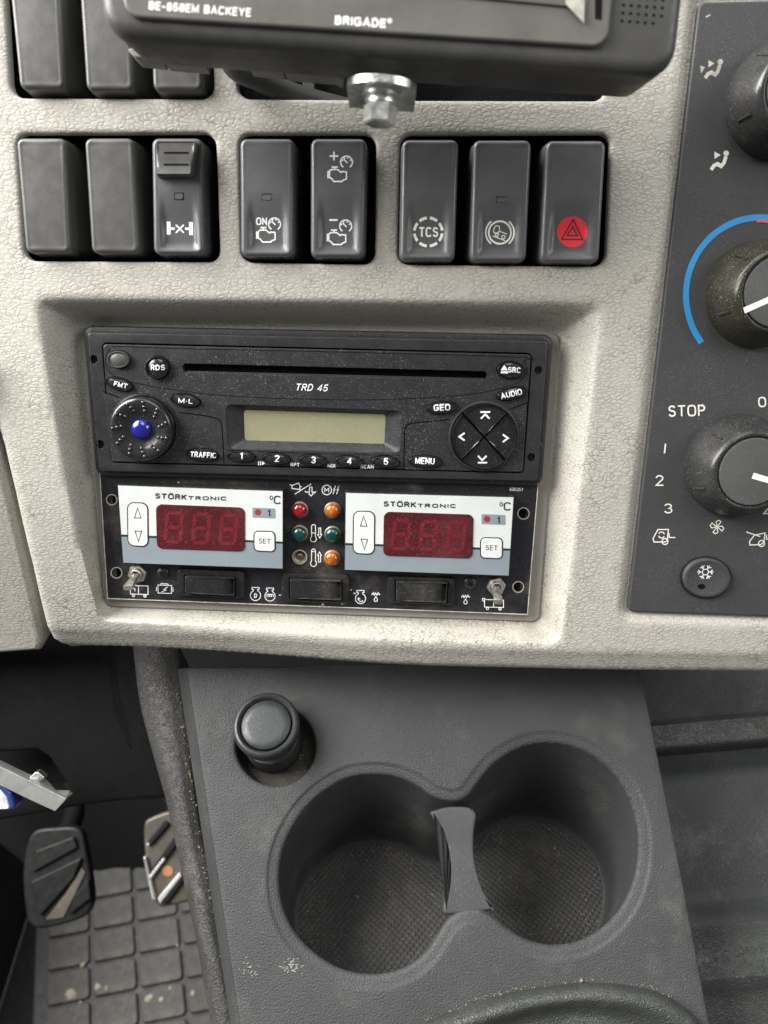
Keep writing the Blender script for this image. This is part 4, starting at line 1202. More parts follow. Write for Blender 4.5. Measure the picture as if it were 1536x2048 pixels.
rocker([(564, 1145), (699, 1150), (697, 1208), (562, 1202)], [(580, 1157), (683, 1160), (683, 1199), (581, 1195)], 'dusty rocker switch under the lamps', False)
rocker([(775, 1152), (910, 1156), (908, 1210), (773, 1205)], [(792, 1161), (895, 1164), (892, 1204), (792, 1200)], 'rocker switch under the second thermostat', False)

for x, y in ((326, 1146), (940, 1165.5)):
    u, v = COOL.px(x, y); r = 2.7 * MM
    s_ = cool.part('screw', revolve([(r, 0), (r, 0.5 * MM), (r * 0.7, 1.2 * MM), (0, 1.4 * MM)], 28, (u, v)), 'screw_black', wn=False)
    cr = []
    for a in (0.6, 0.6 + math.pi / 2):
        dx, dy = math.cos(a) * r * 0.5, math.sin(a) * r * 0.5; ex, ey = -math.sin(a) * 0.3 * MM, math.cos(a) * 0.3 * MM
        z = 1.42 * MM + a * 0.01 * MM
        cr.append(([(u + dx + ex, v + dy + ey, z), (u - dx + ex, v - dy + ey, z), (u - dx - ex, v - dy - ey, z), (u + dx - ex, v + dy - ey, z)], [(0, 1, 2, 3)]))
    cool.part('cross_slot', merge(*cr), 'black_gap', s_, smooth=False)

def toggle(x, y, ex, ey, label):
    u, v = COOL.px(x, y, 1.5 * MM); r = 4.3 * MM
    hexo = ell((u, v), r, r, 6, 0.2)
    nut = cool.part('toggle_switch', plate(rpoly(ccw(hexo), 0.3 * MM, 2), [ell((u, v), r * 0.62, r * 0.62, 24)], 0, 2.0 * MM, 0.3 * MM), 'nickel')
    nut['label'] = label
    cool.part('bush', plate(ell((u, v), r * 0.60, r * 0.60, 28), [ell((u, v), r * 0.42, r * 0.42, 28)], 0, 3.4 * MM, 0.25 * MM), 'nickel', nut)
    cool.part('well', solid(ell((u, v), r * 0.45, r * 0.45, 20), 0, 1.2 * MM), 'black_gap', nut)
    hE = 18 * MM
    eu, ev = COOL.px(ex, ey, hE)
    a = Vector((u, v, 1.5 * MM)); b = Vector((eu, ev, hE)); d = (b - a).normalized()
    s1 = Vector((1, 0, 0)); s1 = (s1 - d * s1.dot(d)).normalized(); s2 = d.cross(s1)
    V = []
    for f, w1, w2 in ((0, 1.3, 1.1), (0.35, 1.5, 1.1), (0.97, 2.1, 1.2), (1.0, 1.9, 1.05)):
        p = a + (b - a) * f
        for k in range(12):
            t_ = 2 * math.pi * k / 12 + 0.26
            cx, cy = math.cos(t_), math.sin(t_)
            e = 0.45
            V.append(tuple(p + s1 * (w1 * MM * math.copysign(abs(cx) ** e, cx)) + s2 * (w2 * MM * math.copysign(abs(cy) ** e, cy))))
    F = [(q * 12 + k, q * 12 + (k + 1) % 12, (q + 1) * 12 + (k + 1) % 12, (q + 1) * 12 + k) for q in range(3) for k in range(12)] + [tuple(range(36, 48))]
    cool.part('bat_lever', (V, F), 'nickel', nut, wn=False, angle=35)
toggle(274.5, 1148, 256, 1176, 'toggle switch at the plate corner by the battery sign')
toggle(992.5, 1173, 996, 1204, 'toggle switch beside the second thermostat')

# ================================================================== MONITOR, BRACKET, CABLE
mon = Thing(MON, 'rear_view_monitor', 'dusty black reversing monitor overhanging the switch rows', 'monitor', MON.px(760, 30))
MP = lambda pts, h=0.0, r=0.0, n=6: ppoly(MON, pts, h, r, n)
front = MP([(172, -260), (1392, -190), (1352, 152), (205, 70)], 0, [5 * MM, 8 * MM, 5 * MM, 5 * MM] if False else 8 * MM)
mon.part('housing', solid(resample_loop(front, 6 * MM), -26 * MM, 0, 4.0 * MM, -1.5 * MM, 6), 'monitor_plastic', wn=False, angle=50)
mon.part('rear_housing', solid(resample_loop(inset(front, 7 * MM), 8 * MM), -38 * MM, -26 * MM, 2 * MM, 0), 'monitor_plastic')
fac = MP([(232, -255), (1242, -195), (1214, 97), (250, 36)], 0.8 * MM, 4.5 * MM)
mon.part('front_panel', solid(resample_loop(fac, 6 * MM), -0.5 * MM, 1.6 * MM, 0.9 * MM, 0, 4), 'monitor_front')
scr = MP([(330, -240), (1168, -190), (1165, 8), (335, -72)], 1.6 * MM, 0.4 * MM)
sb = mon.part('screen_bezel', plate(inset(scr, -1.2 * MM), [inset(scr, 3 * MM)], 1.5 * MM, 2.3 * MM, 0.3 * MM) , 'monitor_front')
mon.part('screen', solid(inset(scr, 2.5 * MM), 1.4 * MM, 1.75 * MM), 'screen_glass')
mon.part('screen_trim', solid(MP([(1128, -60), (1172, -60), (1168, 46), (1132, 8)], 2.3 * MM), 2.0 * MM, 2.6 * MM, 0.2 * MM), 'faded_print')
mon.part('side_slot', solid(MP([(1190, -60), (1206, -60), (1203, 40), (1190, 38)], 1.6 * MM), 1.0 * MM, 1.72 * MM), 'black_gap')
for r_ in range(5):
    for c_ in range(6):
        if r_ == 4 and c_ == 5: continue
        x, y = 1250 + c_ * 15.5 - r_ * 1.5, -22 + r_ * 16 + c_ * 1.2
        mon.part('speaker_hole', solid(pell(MON, x, y, 3.4, 3.4, 0, 10), -0.5 * MM, 0.05 * MM), 'black_gap')
mon.part('lettering', text(MON, 'BE-858EM BACKEYE', 297, 19, 502, 34, 17, 1.6 * MM + PR, 0.02), 'white_print', smooth=False)
mon.part('lettering', text(MON, 'BRIGADE', 669, 49, 772, 56, 18, 1.6 * MM + PR, 0.035), 'white_print', smooth=False)
mon.part('lettering', text(MON, '®', 774, 46, 784, 47, 10, 1.6 * MM + PR, 0.01), 'white_print', smooth=False)
# clip tabs along the underside
for q in ([(258, 104), (322, 108), (328, 128), (276, 122)], [(325, 108), (412, 116), (412, 136), (331, 129)], [(492, 122), (562, 126), (568, 148), (502, 140)], [(565, 127), (685, 137), (685, 168), (672, 158), (570, 149)]):
    mon.part('clip_tab', solid(MP(q, -30 * MM, 0.5 * MM, 2), -36 * MM, -26.5 * MM, 0.5 * MM), 'grey_tab')
# bolt, washers and bracket lug hang under the housing
bx = Thing(MON, 'bracket_bolt', 'zinc plated hex bolt and washers through a curved steel lug under the monitor', 'bolt', MON.px(765, 170, -14 * MM), h=-14 * MM)
cu, cv = MON.px(764, 165, -12 * MM)
def vert(profile, n, hx=None, z=-12 * MM, cu=cu, a0=0.0):
    """surface of revolution about the line running down the picture; profile (radius, v)"""
    V, F = [], []
    for r, vv in profile:
        if r == 0: V.append((cu, vv, z)); continue
        for i in range(n):
            a = 2 * math.pi * i / n + a0
            V.append((cu + r * math.cos(a), vv, z + r * math.sin(a)))
    for k in range(len(profile) - 1):
        if profile[k + 1][0] == 0:
            for i in range(n): F.append((k * n + i, k * n + (i + 1) % n, (k + 1) * n))
        else:
            for i in range(n):
                j = (i + 1) % n
                F.append((k * n + i, k * n + j, (k + 1) * n + j, (k + 1) * n + i))
    return V, F
y = lambda py, h=-12 * MM: MON.px(764, py, h)[1]
v0 = y(180)
# lug: flat steel tongue with a round front
lug = [(cu + 10.6 * MM * math.cos(math.radians(a)), -11.5 * MM + 9 * MM * math.sin(math.radians(a))) for a in range(0, 181, 12)] + [(cu - 10.6 * MM, -30 * MM), (cu + 10.6 * MM, -30 * MM)]
nl = len(lug)
V = [(x, v0 + 1.5 * MM, z) for x, z in lug] + [(x, v0 - 0.6 * MM, z) for x, z in lug]
F = [(i, (i + 1) % nl, nl + (i + 1) % nl, nl + i) for i in range(nl)] + [tuple(range(nl)), tuple(range(nl, 2 * nl))]
bx.part('lug', (V, F), 'zinc', angle=25)
v1 = v0 - 0.6 * MM
bx.part('washer', vert([(0.0 + 4 * MM, v1), (5.9 * MM, v1), (5.9 * MM, v1 - 1.3 * MM), (5.4 * MM, v1 - 1.5 * MM), (3 * MM, v1 - 1.5 * MM)], 36), 'zinc', wn=False)
bx.part('spring_washer', vert([(4.6 * MM, v1 - 1.4 * MM), (4.9 * MM, v1 - 1.9 * MM), (4.9 * MM, v1 - 3.4 * MM), (4.3 * MM, v1 - 3.7 * MM), (4.2 * MM, v1 - 4.6 * MM)], 36), 'zinc', wn=False)
bx.part('hex_head', vert([(3 * MM, v1 - 4.0 * MM), (5.1 * MM, v1 - 4.0 * MM), (5.1 * MM, v1 - 8.6 * MM), (4.6 * MM, v1 - 9.2 * MM), (0, v1 - 9.2 * MM)], 6, a0=math.radians(60)), 'zinc', smooth=False)
# cable dropping into the opening
cab = [DASH.px(a, b_, h) + (h,) for a, b_, h in ((440, 80, 9 * MM), (470, 135, 5 * MM), (520, 160, 1 * MM), (575, 185, -5 * MM), (640, 205, -11 * MM), (700, 220, -15 * MM))]
ct = Thing(DASH, 'monitor_cable', 'thick black cable running from the monitor into the empty switch opening', 'cable', DASH.px(560, 180), h=-5 * MM)
ct.part('sheath', tube(catmull(cab, 6, False), 4.0 * MM, 16), 'cable_rubber', wn=False)
dash.part('opening_rib', solid(ppoly(DASH, [(606, 60), (630, 60), (630, 230), (606, 230)], -16 * MM), -20 * MM, -14 * MM, 0.5 * MM), 'cable_rubber')

# ================================================================== CONSOLE WITH CUP HOLDERS
cons = Thing(CONS, 'cup_holder_console', 'dusty dark grey plastic console with two joined cup holders', 'console', CONS.px(900, 1700))
QP = lambda pts, h=0.0: ccw([CONS.px(a, b_, h) for a, b_ in pts])
co = QP([(372, 1335), (700, 1330), (1000, 1330), (1281, 1338), (1352, 1690), (1432, 2110), (488, 2110), (425, 1690)])
CUP = [(897, 1603), (862, 1592), (830, 1570), (790, 1554), (745, 1549), (700, 1555), (660, 1574), (620, 1606), (587, 1650), (565, 1700), (557, 1752), (562, 1805), (579, 1850), (605, 1886),
       (640, 1917), (682, 1940), (730, 1950), (778, 1947), (820, 1931), (853, 1904), (876, 1870), (894, 1842), (915, 1826), (940, 1819), (965, 1821), (990, 1836), (1016, 1858), (1050, 1878),
       (1090, 1890), (1132, 1890), (1176, 1877), (1215, 1850), (1246, 1814), (1268, 1768), (1279, 1710), (1277, 1652), (1262, 1600), (1235, 1555), (1200, 1521), (1160, 1498), (1115, 1487), (1070, 1488),
       (1026, 1503), (986, 1531), (957, 1566), (940, 1590), (920, 1602)]
rimp = ccw(catmull([CONS.px(*p) for p in CUP], 4))
pl_hole = pell(CONS, 551, 1492, 80, 80, 0, 48)
dn = (WORLD_DOWN.dot(CONS.U), WORLD_DOWN.dot(CONS.V), WORLD_DOWN.dot(CONS.N))
def cons_h(u, v):
    d = dist(u, v, rimp); ins = inside(u, v, rimp)
    h = -0.7 * MM * sstep(5.6 * MM, 4.4 * MM, d) - 0.6 * MM * sstep(4.4 * MM, 0, d)
    R = 1.5 * MM; x = np.clip(R - d, 0, R)
    h -= R - np.sqrt(R * R - x * x)
    d2 = dist(u, v, pl_hole); R = 1.6 * MM; x = np.clip(R - d2, 0, R)
    h -= R - np.sqrt(R * R - x * x)
    return h
def build_console():
    pts = []
    us = [p[0] for p in co]; vs = [p[1] for p in co]
    gu, gv = np.meshgrid(np.arange(min(us), max(us), 5 * MM), np.arange(min(vs), max(vs), 5 * MM)); gu = gu.ravel(); gv = gv.ravel()
    k = inside(gu, gv, inset(co, 1.6 * MM)) & ~inside(gu, gv, rimp) & (dist(gu, gv, rimp) > 8 * MM) & ~inside(gu, gv, pl_hole) & (dist(gu, gv, pl_hole) > 2 * MM)
    pts += list(zip(gu[k], gv[k]))
    for d in (0.12, 0.35, 0.7, 1.1, 1.5, 2.5, 3.5, 4.4, 4.8, 5.2, 5.6, 6.5):
        o = resample(inset(rimp, -d * MM), 240)
        ok = (dist(o[:, 0], o[:, 1], rimp) > d * 0.8 * MM) & ~inside(o[:, 0], o[:, 1], rimp) & inside(o[:, 0], o[:, 1], inset(co, 1.2 * MM))& ~inside(o[:, 0], o[:, 1], pl_hole)
        pts += [tuple(p) for p in o[ok]]
    for d in (0.2, 0.7, 1.6): pts += inset(pl_hole, -d * MM)
    pts = [tuple(p) for p in np.unique(np.round(np.array(pts), 5), axis=0)]
    pa = np.array(pts); ok = inside(pa[:, 0], pa[:, 1], inset(co, 1.4 * MM)) & ~inside(pa[:, 0], pa[:, 1], pl_hole) & ~inside(pa[:, 0], pa[:, 1], rimp)
    vo, tr, lp = sheet(resample_loop(inset(co, 1.0 * MM), 4 * MM), [rimp, pl_hole], [tuple(p) for p in pa[ok]])
    va = np.array(vo); z = cons_h(va[:, 0], va[:, 1])
    V = [(a, b_, c_) for (a, b_), c_ in zip(vo, z)]; F = list(tr)
    return V, F, lp
V, F, lp = build_console()
src = [(V[i][0], V[i][1]) for i in lp[0]]; prev = list(lp[0]); n = len(prev)
for d, hh in ((0.3, -0.08), (0.7, -0.3), (1.0, -1.0)):
    b = len(V); V += [(x, y_, hh * MM) for x, y_ in inset(src, -d * MM)]
    F += [(prev[i], prev[(i + 1) % n], b + (i + 1) % n, b + i) for i in range(n)]; prev = list(range(b, b + n))
b = len(V)                                  # outer skirt straight down
V += [(V[i][0] + dn[0] * 0.05, V[i][1] + dn[1] * 0.05, V[i][2] + dn[2] * 0.05) for i in prev]
F += [(prev[i], prev[(i + 1) % n], b + (i + 1) % n, b + i) for i in range(n)]
cons.part('top_panel', (V, F), 'console_plastic', wn=False, angle=60)
# cup walls: from the rim straight down to a level floor
cl = CONS.px(735, 1752); crr = CONS.px(1112, 1690)
zrim = CONS.world(*CONS.px(900, 1720)).z
CUPD = 0.062
zfl = zrim - CUPD
def drop_to(p, z):
    w_ = CONS.world(*p)
    L_ = (w_.z - z)
    return (p[0] + dn[0] * L_, p[1] + dn[1] * L_, p[2] + dn[2] * L_)
wall = []
WT = [0, 0.12, 0.25, 0.4, 0.55, 0.7, 0.82, 0.88, 0.92, 0.95, 0.975, 0.99, 1.0]
for k, t_ in enumerate(WT):
    ring = []
    for i in lp[1]:
        p = V[i]
        c = cl if math.hypot(p[0] - cl[0], p[1] - cl[1]) < math.hypot(p[0] - crr[0], p[1] - crr[1]) else crr
        q = drop_to(p, zfl)
        s = 1 - 0.03 * t_ - 0.06 * (1 - math.sqrt(max(0, 1 - (max(0, t_ - 0.88) / 0.12) ** 2)))
        zt = t_
        x = p[0] + (q[0] - p[0]) * zt; yv = p[1] + (q[1] - p[1]) * zt; zv = p[2] + (q[2] - p[2]) * zt
        L_ = (CONS.world(*p).z - zfl) * zt
        c2 = (c[0] + dn[0] * L_, c[1] + dn[1] * L_)
        ring.append((c2[0] + (x - c2[0]) * s, c2[1] + (yv - c2[1]) * s, zv))
    wall.append(ring)
n = len(wall[0]); WV = [p for r in wall for p in r]
WF = [(k * n + i, k * n + (i + 1) % n, (k + 1) * n + (i + 1) % n, (k + 1) * n + i) for k in range(len(WT) - 1) for i in range(n)]
cons.part('cup_wall', (WV, WF), 'console_plastic', wn=False, angle=60)
fl = wall[-1]
vo, tr, _ = sheet([(p[0], p[1]) for p in fl], [])
fz = fl[0]
def floor_local(u, v):                      # height of the level floor above the console plane
    w0 = CONS.world(u, v, 0); return (zfl + 0.0002 - w0.z) / CONS.N.z
cons.part('cup_floor', ([(a, b_, floor_local(a, b_)) for a, b_ in vo], list(tr)), 'cup_rubber', wn=False)
# bridge between the cups
dv_o = [(861, 1627), (872, 1620), (895, 1614), (932, 1614), (946, 1620), (953, 1630), (949, 1660), (948, 1700), (954, 1740), (967, 1780), (986, 1812), (987, 1820), (940, 1826), (896, 1830), (886, 1822), (889, 1800), (895, 1765), (896, 1730), (891, 1695), (881, 1660)]
do_ = ccw(catmull([CONS.px(*p, -3 * MM) for p in dv_o], 3))
dvd = cons.part('cup_divider', solid(do_, -4.05 * MM, -2.6 * MM, 1.4 * MM, 0, 4), 'divider_plastic')
nd = len(do_); dw = []
for k in range(9):
    L_ = 0.030 * k / 8                       # runs down square to the console face, like the saddle it is
    dw += [(x, y_, -4.03 * MM - L_) for x, y_ in inset(do_, (0.01 + 0.15 * k) * MM)]
cons.part('divider_wall', (dw, [(k * nd + i, k * nd + (i + 1) % nd, (k + 1) * nd + (i + 1) % nd, (k + 1) * nd + i) for k in range(8) for i in range(nd)]), 'console_plastic', dvd, wn=False, angle=180)
# recess of the power socket
bowl = []
for k, (s, hdp) in enumerate([(1.0, -1.6), (0.97, -5), (0.93, -10), (0.80, -13), (0.55, -14)]):
    c = (sum(p[0] for p in pl_hole) / 48, sum(p[1] for p in pl_hole) / 48)
    L_ = -hdp * MM
    bowl.append([(c[0] + (p[0] - c[0]) * s + dn[0] * (L_ - 1.6 * MM) * 0.9, c[1] + (p[1] - c[1]) * s + dn[1] * (L_ - 1.6 * MM) * 0.9, -1.6 * MM + dn[2] * (L_ - 1.6 * MM)) for p in pl_hole])
n = 48; BV = [p for r in bowl for p in r]; BF = [(k * n + i, k * n + (i + 1) % n, (k + 1) * n + (i + 1) % n, (k + 1) * n + i) for k in range(4) for i in range(n)] + [tuple(range(4 * n, 5 * n))]
cons.part('socket_bowl', (BV, BF), 'socket_metal', wn=False)
# flank along the footwell side
flk = [(372, 1335), (425, 1690), (488, 2110)]
a = [CONS.px(*p) for p in flk]; b2 = [CONS.px(p[0] - 17, p[1] + 3, -8 * MM) for p in flk]
V = [(p[0] - 0.0001, p[1], -1.1 * MM) for p in a] + [(p[0], p[1], -8 * MM) for p in b2] + [(p[0] + dn[0] * 0.03, p[1] + dn[1] * 0.03, -8 * MM + dn[2] * 0.03) for p in b2]
n = len(a); F = [(i, i + 1, n + i + 1, n + i) for i in range(n - 1)] + [(n + i, n + i + 1, 2 * n + i + 1, 2 * n + i) for i in range(n - 1)]
cons.part('flank', (V, F), 'console_plastic', wn=False)

# lighter plug, axis upright
wc = CONS.world(*CONS.px(546, 1482, -9 * MM), -9 * MM)
pn = (CONS.N + Vector((0, 0, 1))).normalized(); pu_ = Vector((1, 0, 0)); pu_ = (pu_ - pn * pu_.dot(pn)).normalized()
lf = Fr(wc, pu_, pn.cross(pu_), pn)
plug = Thing(lf, 'socket_plug', 'round black push plug sitting in the dirty power socket', 'plug')
r = 15.3 * MM
plug.part('collar', revolve([(r * 0.92, -4 * MM), (r * 0.90, 7 * MM), (r * 0.86, 8.5 * MM), (r * 0.7, 9 * MM)], 48), 'plug_black', wn=False)
plug.part('body', revolve([(r * 0.72, 6 * MM), (r * 0.76, 13 * MM), (r * 0.90, 17 * MM), (r * 0.98, 20 * MM), (r * 1.0, 24 * MM), (r * 0.985, 25.8 * MM), (r * 0.93, 26.8 * MM), (r * 0.87, 27.0 * MM), (r * 0.82, 26.4 * MM), (r * 0.79, 25.0 * MM), (r * 0.77, 24.5 * MM)], 56), 'plug_black', wn=False, angle=50)
plug.part('cap', revolve([(r * 0.745, 23.5 * MM), (r * 0.745, 25.6 * MM), (r * 0.72, 26.1 * MM), (r * 0.5, 26.4 * MM), (0, 26.5 * MM)], 48), 'plug_black', wn=False, angle=50)

# ================================================================== BOOT AT THE LOWER EDGE
gb = [(790, 2090), (850, 2047), (900, 2024), (960, 2002), (1050, 1979), (1150, 1966), (1230, 1967), (1300, 1979), (1350, 2003), (1392, 2042), (1412, 2110), (1400, 2250), (1300, 2330), (1050, 2350), (850, 2300), (780, 2180)]
go = ccw(catmull([CONS.px(*p) for p in gb], 5)); gc = CONS.px(1110, 2150)
boot = Thing(CONS, 'gear_lever_boot', 'black grained vinyl gear lever boot with a rolled edge', 'boot', gc)
prof = [(1.0, -1), (1.005, 3), (0.985, 7), (0.95, 9.5), (0.90, 10.5), (0.84, 9.5), (0.77, 6.5), (0.70, 4.0), (0.6, 3), (0.45, 5), (0.3, 10), (0.18, 18)]
V = []; n = len(go)
for s, h in prof: V += [(gc[0] + (p[0] - gc[0]) * s, gc[1] + (p[1] - gc[1]) * s, (h + 0.5 * math.sin(i * 0.31) * (1 if s < 0.9 else 0.2)) * MM) for i, p in enumerate(go)]
F = [(k * n + i, k * n + (i + 1) % n, (k + 1) * n + (i + 1) % n, (k + 1) * n + i) for k in range(len(prof) - 1) for i in range(n)] + [tuple(range((len(prof) - 1) * n, len(prof) * n))]
boot.part('skirt', (V, F), 'engine_vinyl', wn=False, angle=80)

# ================================================================== ENGINE COVER BESIDE THE CONSOLE
SH = -34 * MM
ec = Thing(CONS, 'engine_cover', 'black moulded engine cover with a padded ledge beside the cup holder console', 'engine cover', CONS.px(1430, 1700, SH), h=SH)
def band(y0, y1, hf, n=24):
    V = []; nx = 14
    for j in range(n + 1):
        yy = y0 + (y1 - y0) * j / n
        for i in range(nx + 1):
            xs_ = 1272 + (yy - 1338) * 0.197
            xx = xs_ + i * 26
            py = yy - (xx - 1400) * 0.085
            u_, v_ = CONS.px(xx, py, SH)
            V.append((u_, v_, SH + hf((yy - y0) / (y1 - y0)) * MM))
    return V, [(j * (nx + 1) + i, j * (nx + 1) + i + 1, (j + 1) * (nx + 1) + i + 1, (j + 1) * (nx + 1) + i) for j in range(n) for i in range(nx)]
ec.part('back_panel', band(1280, 1434, lambda t_: 2 - 8 * t_), 'tray_plastic', wn=False)
ec.part('ledge', band(1430, 1506, lambda t_: -6 + 13 * sstep(0, 0.22, t_) - 1.5 * t_ - (14 * max(0, (t_ - 0.74) / 0.26) ** 2)), 'engine_vinyl', wn=False)
ec.part('tray_panel', band(1503, 1862, lambda t_: -7 - 5.0 * sstep(0, 0.13, t_) * (1 - sstep(0.82, 1.0, t_))), 'tray_plastic', wn=False)
ec.part('padded_hump', band(1858, 2200, lambda t_: -7 + 7 * sstep(0, 0.12, t_) + 4.0 * math.exp(-((t_ - 0.30) / 0.07) ** 2) - 5 * max(0, t_ - 0.3)), 'engine_vinyl', wn=False)

# ================================================================== FOOTWELL
def prism(fr, pts, h, depth, d=None):
    """outline at height h of a frame, extruded along d (world) by depth"""
    o = ccw(pts); n = len(o)
    d = d if d is not None else -fr.N
    v = (d.dot(fr.U) * depth, d.dot(fr.V) * depth, d.dot(fr.N) * depth)
    V = [(x, y_, h) for x, y_ in o] + [(x + v[0], y_ + v[1], h + v[2]) for x, y_ in o]
    return V, [(i, (i + 1) % n, n + (i + 1) % n, n + i) for i in range(n)] + [tuple(range(n))]

# rounded vinyl edge of the engine tunnel
tp_r = [(352, 1290), (364, 1400), (375, 1500), (386, 1600), (404, 1700), (431, 1830), (458, 1960), (488, 2110)]
tp_l = [(262, 1290), (275, 1400), (300, 1500), (328, 1600), (350, 1700), (378, 1830), (403, 1960), (428, 2110)]
tun = Thing(CONS, 'engine_tunnel_edge', 'dark grained vinyl edge of the tunnel between console and footwell', 'trim', CONS.px(400, 1700, -12 * MM), h=-12 * MM)
V = []; nseg = 10
R_ = catmull(tp_r, 5, False); L_ = catmull(tp_l, 5, False)
for (xr, yr), (xl, yl) in zip(R_, L_):
    row = []
    ur, vr = CONS.px(xr, yr, -12 * MM); ul, vl = CONS.px(xl, yl, -14 * MM)
    row.append((ur + dn[0] * 0.03 + 0.004, vr + dn[1] * 0.03, -12 * MM + dn[2] * 0.03))
    row.append((ur + 0.001, vr, -16 * MM))
    for k in range(nseg + 1):
        t_ = k / nseg
        row.append((ur + (ul - ur) * t_, vr + (vl - vr) * t_, (-14 + 2.6 * sstep(0, 0.3, t_) - 3.0 * sstep(0.45, 1.0, t_) - 3.0 * max(0, t_ - 0.75) / 0.25) * MM))
    for q in (0.02, 0.1, 0.3, 0.6):
        row.append((ul + dn[0] * q - 0.001 - 0.01 * q, vl + dn[1] * q, -18.5 * MM + dn[2] * q))
    V += row
m = nseg + 1 + 2 + 4
F = [(i * m + k, i * m + k + 1, (i + 1) * m + k + 1, (i + 1) * m + k) for i in range(len(R_) - 1) for k in range(m - 1)]
tun.part('edge_roll', (V, F), 'tunnel_vinyl', wn=False, angle=80)

# knee panel
KNEE = plane(180, 1450, 0.385, -6.0, -1.0)
knee = Thing(KNEE, 'knee_panel', 'black plastic panel under the dashboard beside the footwell', 'panel', KNEE.px(180, 1450))
ko = ppoly(KNEE, [(-80, 1230), (350, 1240), (350, 1500), (338, 1598), (250, 1602), (165, 1612), (0, 1641), (-80, 1655)], 0, 2 * MM)
kh = ppoly(KNEE, [(-60, 1508), (75, 1500), (98, 1515), (150, 1592), (110, 1612), (0, 1632), (-60, 1640)], 0, 3 * MM)
kh2 = ppoly(KNEE, [(-60, 1508), (74, 1500), (97, 1516), (140, 1580), (100, 1588), (-60, 1588)], 0, 3 * MM)
knee.part('panel', plate(ko, [kh2], -10 * MM, 0, 2.5 * MM), 'knee_plastic')
knee.part('pocket', solid(inset(kh2, -2 * MM), -40 * MM, -30 * MM), 'black_gap')
sm = [(216, 1322), (224, 1380), (240, 1440), (262, 1497)]
knee.part('seam', solid(ppoly(KNEE, [(214, 1318), (228, 1318), (238, 1390), (264, 1497), (258, 1497), (228, 1420)], 0.1 * MM), -0.5 * MM, 0.15 * MM), 'dark_seam')

# metal lever and keyring at the pocket
LEV = plane(60, 1570, 0.345, 0, 0)
lv = Thing(LEV, 'metal_lever', 'dull grey alloy lever with raised tab sticking out by the knee panel pocket', 'lever', LEV.px(60, 1570))
LP = lambda pts, h=0.0, r=0.0: ppoly(LEV, pts, h, r, 3)
lv.part('arm', solid(LP([(-60, 1505), (0, 1533), (60, 1562), (133, 1598), (110, 1623), (60, 1600), (0, 1571), (-60, 1545)], 0, 0.5 * MM), -2 * MM, 0, 0.3 * MM), 'grey_alloy')
V = []
for x, yy, h in [(-60, 1504, -0.2), (0, 1532, -0.2), (60, 1561, -0.2), (131, 1597, -0.2), (146, 1587, -9), (139, 1581, -9), (112, 1580, -8), (90, 1556, -8), (58, 1548, -8), (0, 1520, -8), (-60, 1490, -8)]:
    V.append(LEV.px(x, yy, h * MM) + (h * MM,))
lv.part('flange', (V, [(0, 1, 9, 10), (1, 2, 8, 9), (2, 7, 8), (2, 3, 6, 7), (3, 4, 5, 6)]), 'grey_alloy', smooth=False)
lv.part('tab', solid(LP([(59, 1555), (72, 1543), (78, 1543), (90, 1553), (90, 1558), (84, 1560), (80, 1564)], -5 * MM, 0.4 * MM), -8 * MM, -4 * MM, 0.5 * MM), 'zinc')
kr = Thing(LEV, 'key_fob', 'blue and clear plastic fob hanging behind the metal lever', 'key fob', LEV.px(0, 1600, -6 * MM), h=-6 * MM)
kr.part('shell', solid(LP([(-40, 1560), (5, 1570), (24, 1585), (29, 1612), (26, 1621), (-40, 1624)], -4 * MM, 1.2 * MM), -12 * MM, -3.5 * MM, 1.5 * MM), 'blue_plastic')
kr.part('insert', solid(LP([(-40, 1575), (2, 1580), (14, 1594), (20, 1618), (-40, 1621)], -3.3 * MM, 1 * MM), -5 * MM, -2.9 * MM, 0.6 * MM), 'clear_plastic')

# floor, walls of the footwell
def quad(name, pts, mat, kind='structure'):
    o = link(name, pts, [tuple(range(len(pts)))], mat, None, False)
    o['kind'] = kind; return o
quad('floor', [(-1.2, -0.6, -0.012), (0.9, -0.6, -0.012), (0.9, 1.0, -0.012), (-1.2, 1.0, -0.012)], 'carpet_black')
mA = ZF.px(183.7, 1865); mB = ZF.px(272, 1848); mC = ZF.px(184.5, 1930.6)
fwy = ZF.px(180, 1745)[1]
quad('footwell_bulkhead', [(-1.2, fwy, -0.01), (0.9, fwy, -0.01), (0.9, fwy + 0.16, 0.7), (-1.2, fwy + 0.16, 0.7)], 'carpet_black')
lx = ZF.px(70, 1960)[0] - 0.035
quad('footwell_side', [(lx, -0.2, -0.01), (lx, fwy, -0.01), (lx - 0.06, fwy, 0.5), (lx - 0.02, -0.2, 0.04)], 'carpet_black')

# rubber mat with raised tiles
va_, vb_ = Vector(mB) - Vector(mA), Vector(mC) - Vector(mA)
o0 = Vector(mA)
matt = Thing(ZF, 'floor_mat', 'grey rubber floor mat with raised rounded tiles and dried mud', 'floor mat', tuple(o0))
cs = [o0 + va_ * i + vb_ * j for i, j in ((-1.28, -3.2), (3.2, -3.2), (3.2, 5), (-1.28, 5))]
matt.part('sheet', solid(rpoly(ccw([tuple(p) for p in cs]), 8 * MM), -11 * MM, 0, 3 * MM), 'mat_base')
tl = [Vector((0, 0)) + va_ * a_ + vb_ * b_ for a_, b_ in ((0.045, 0.055), (0.955, 0.055), (0.955, 0.945), (0.045, 0.945))]
ctr = sum((tl), Vector((0, 0))) / 4
tv, tf = solid(rpoly(ccw([tuple(p - ctr) for p in tl]), 4.2 * MM, 4), 0, 5 * MM, 1.2 * MM, 0.6 * MM, 3)
first = None
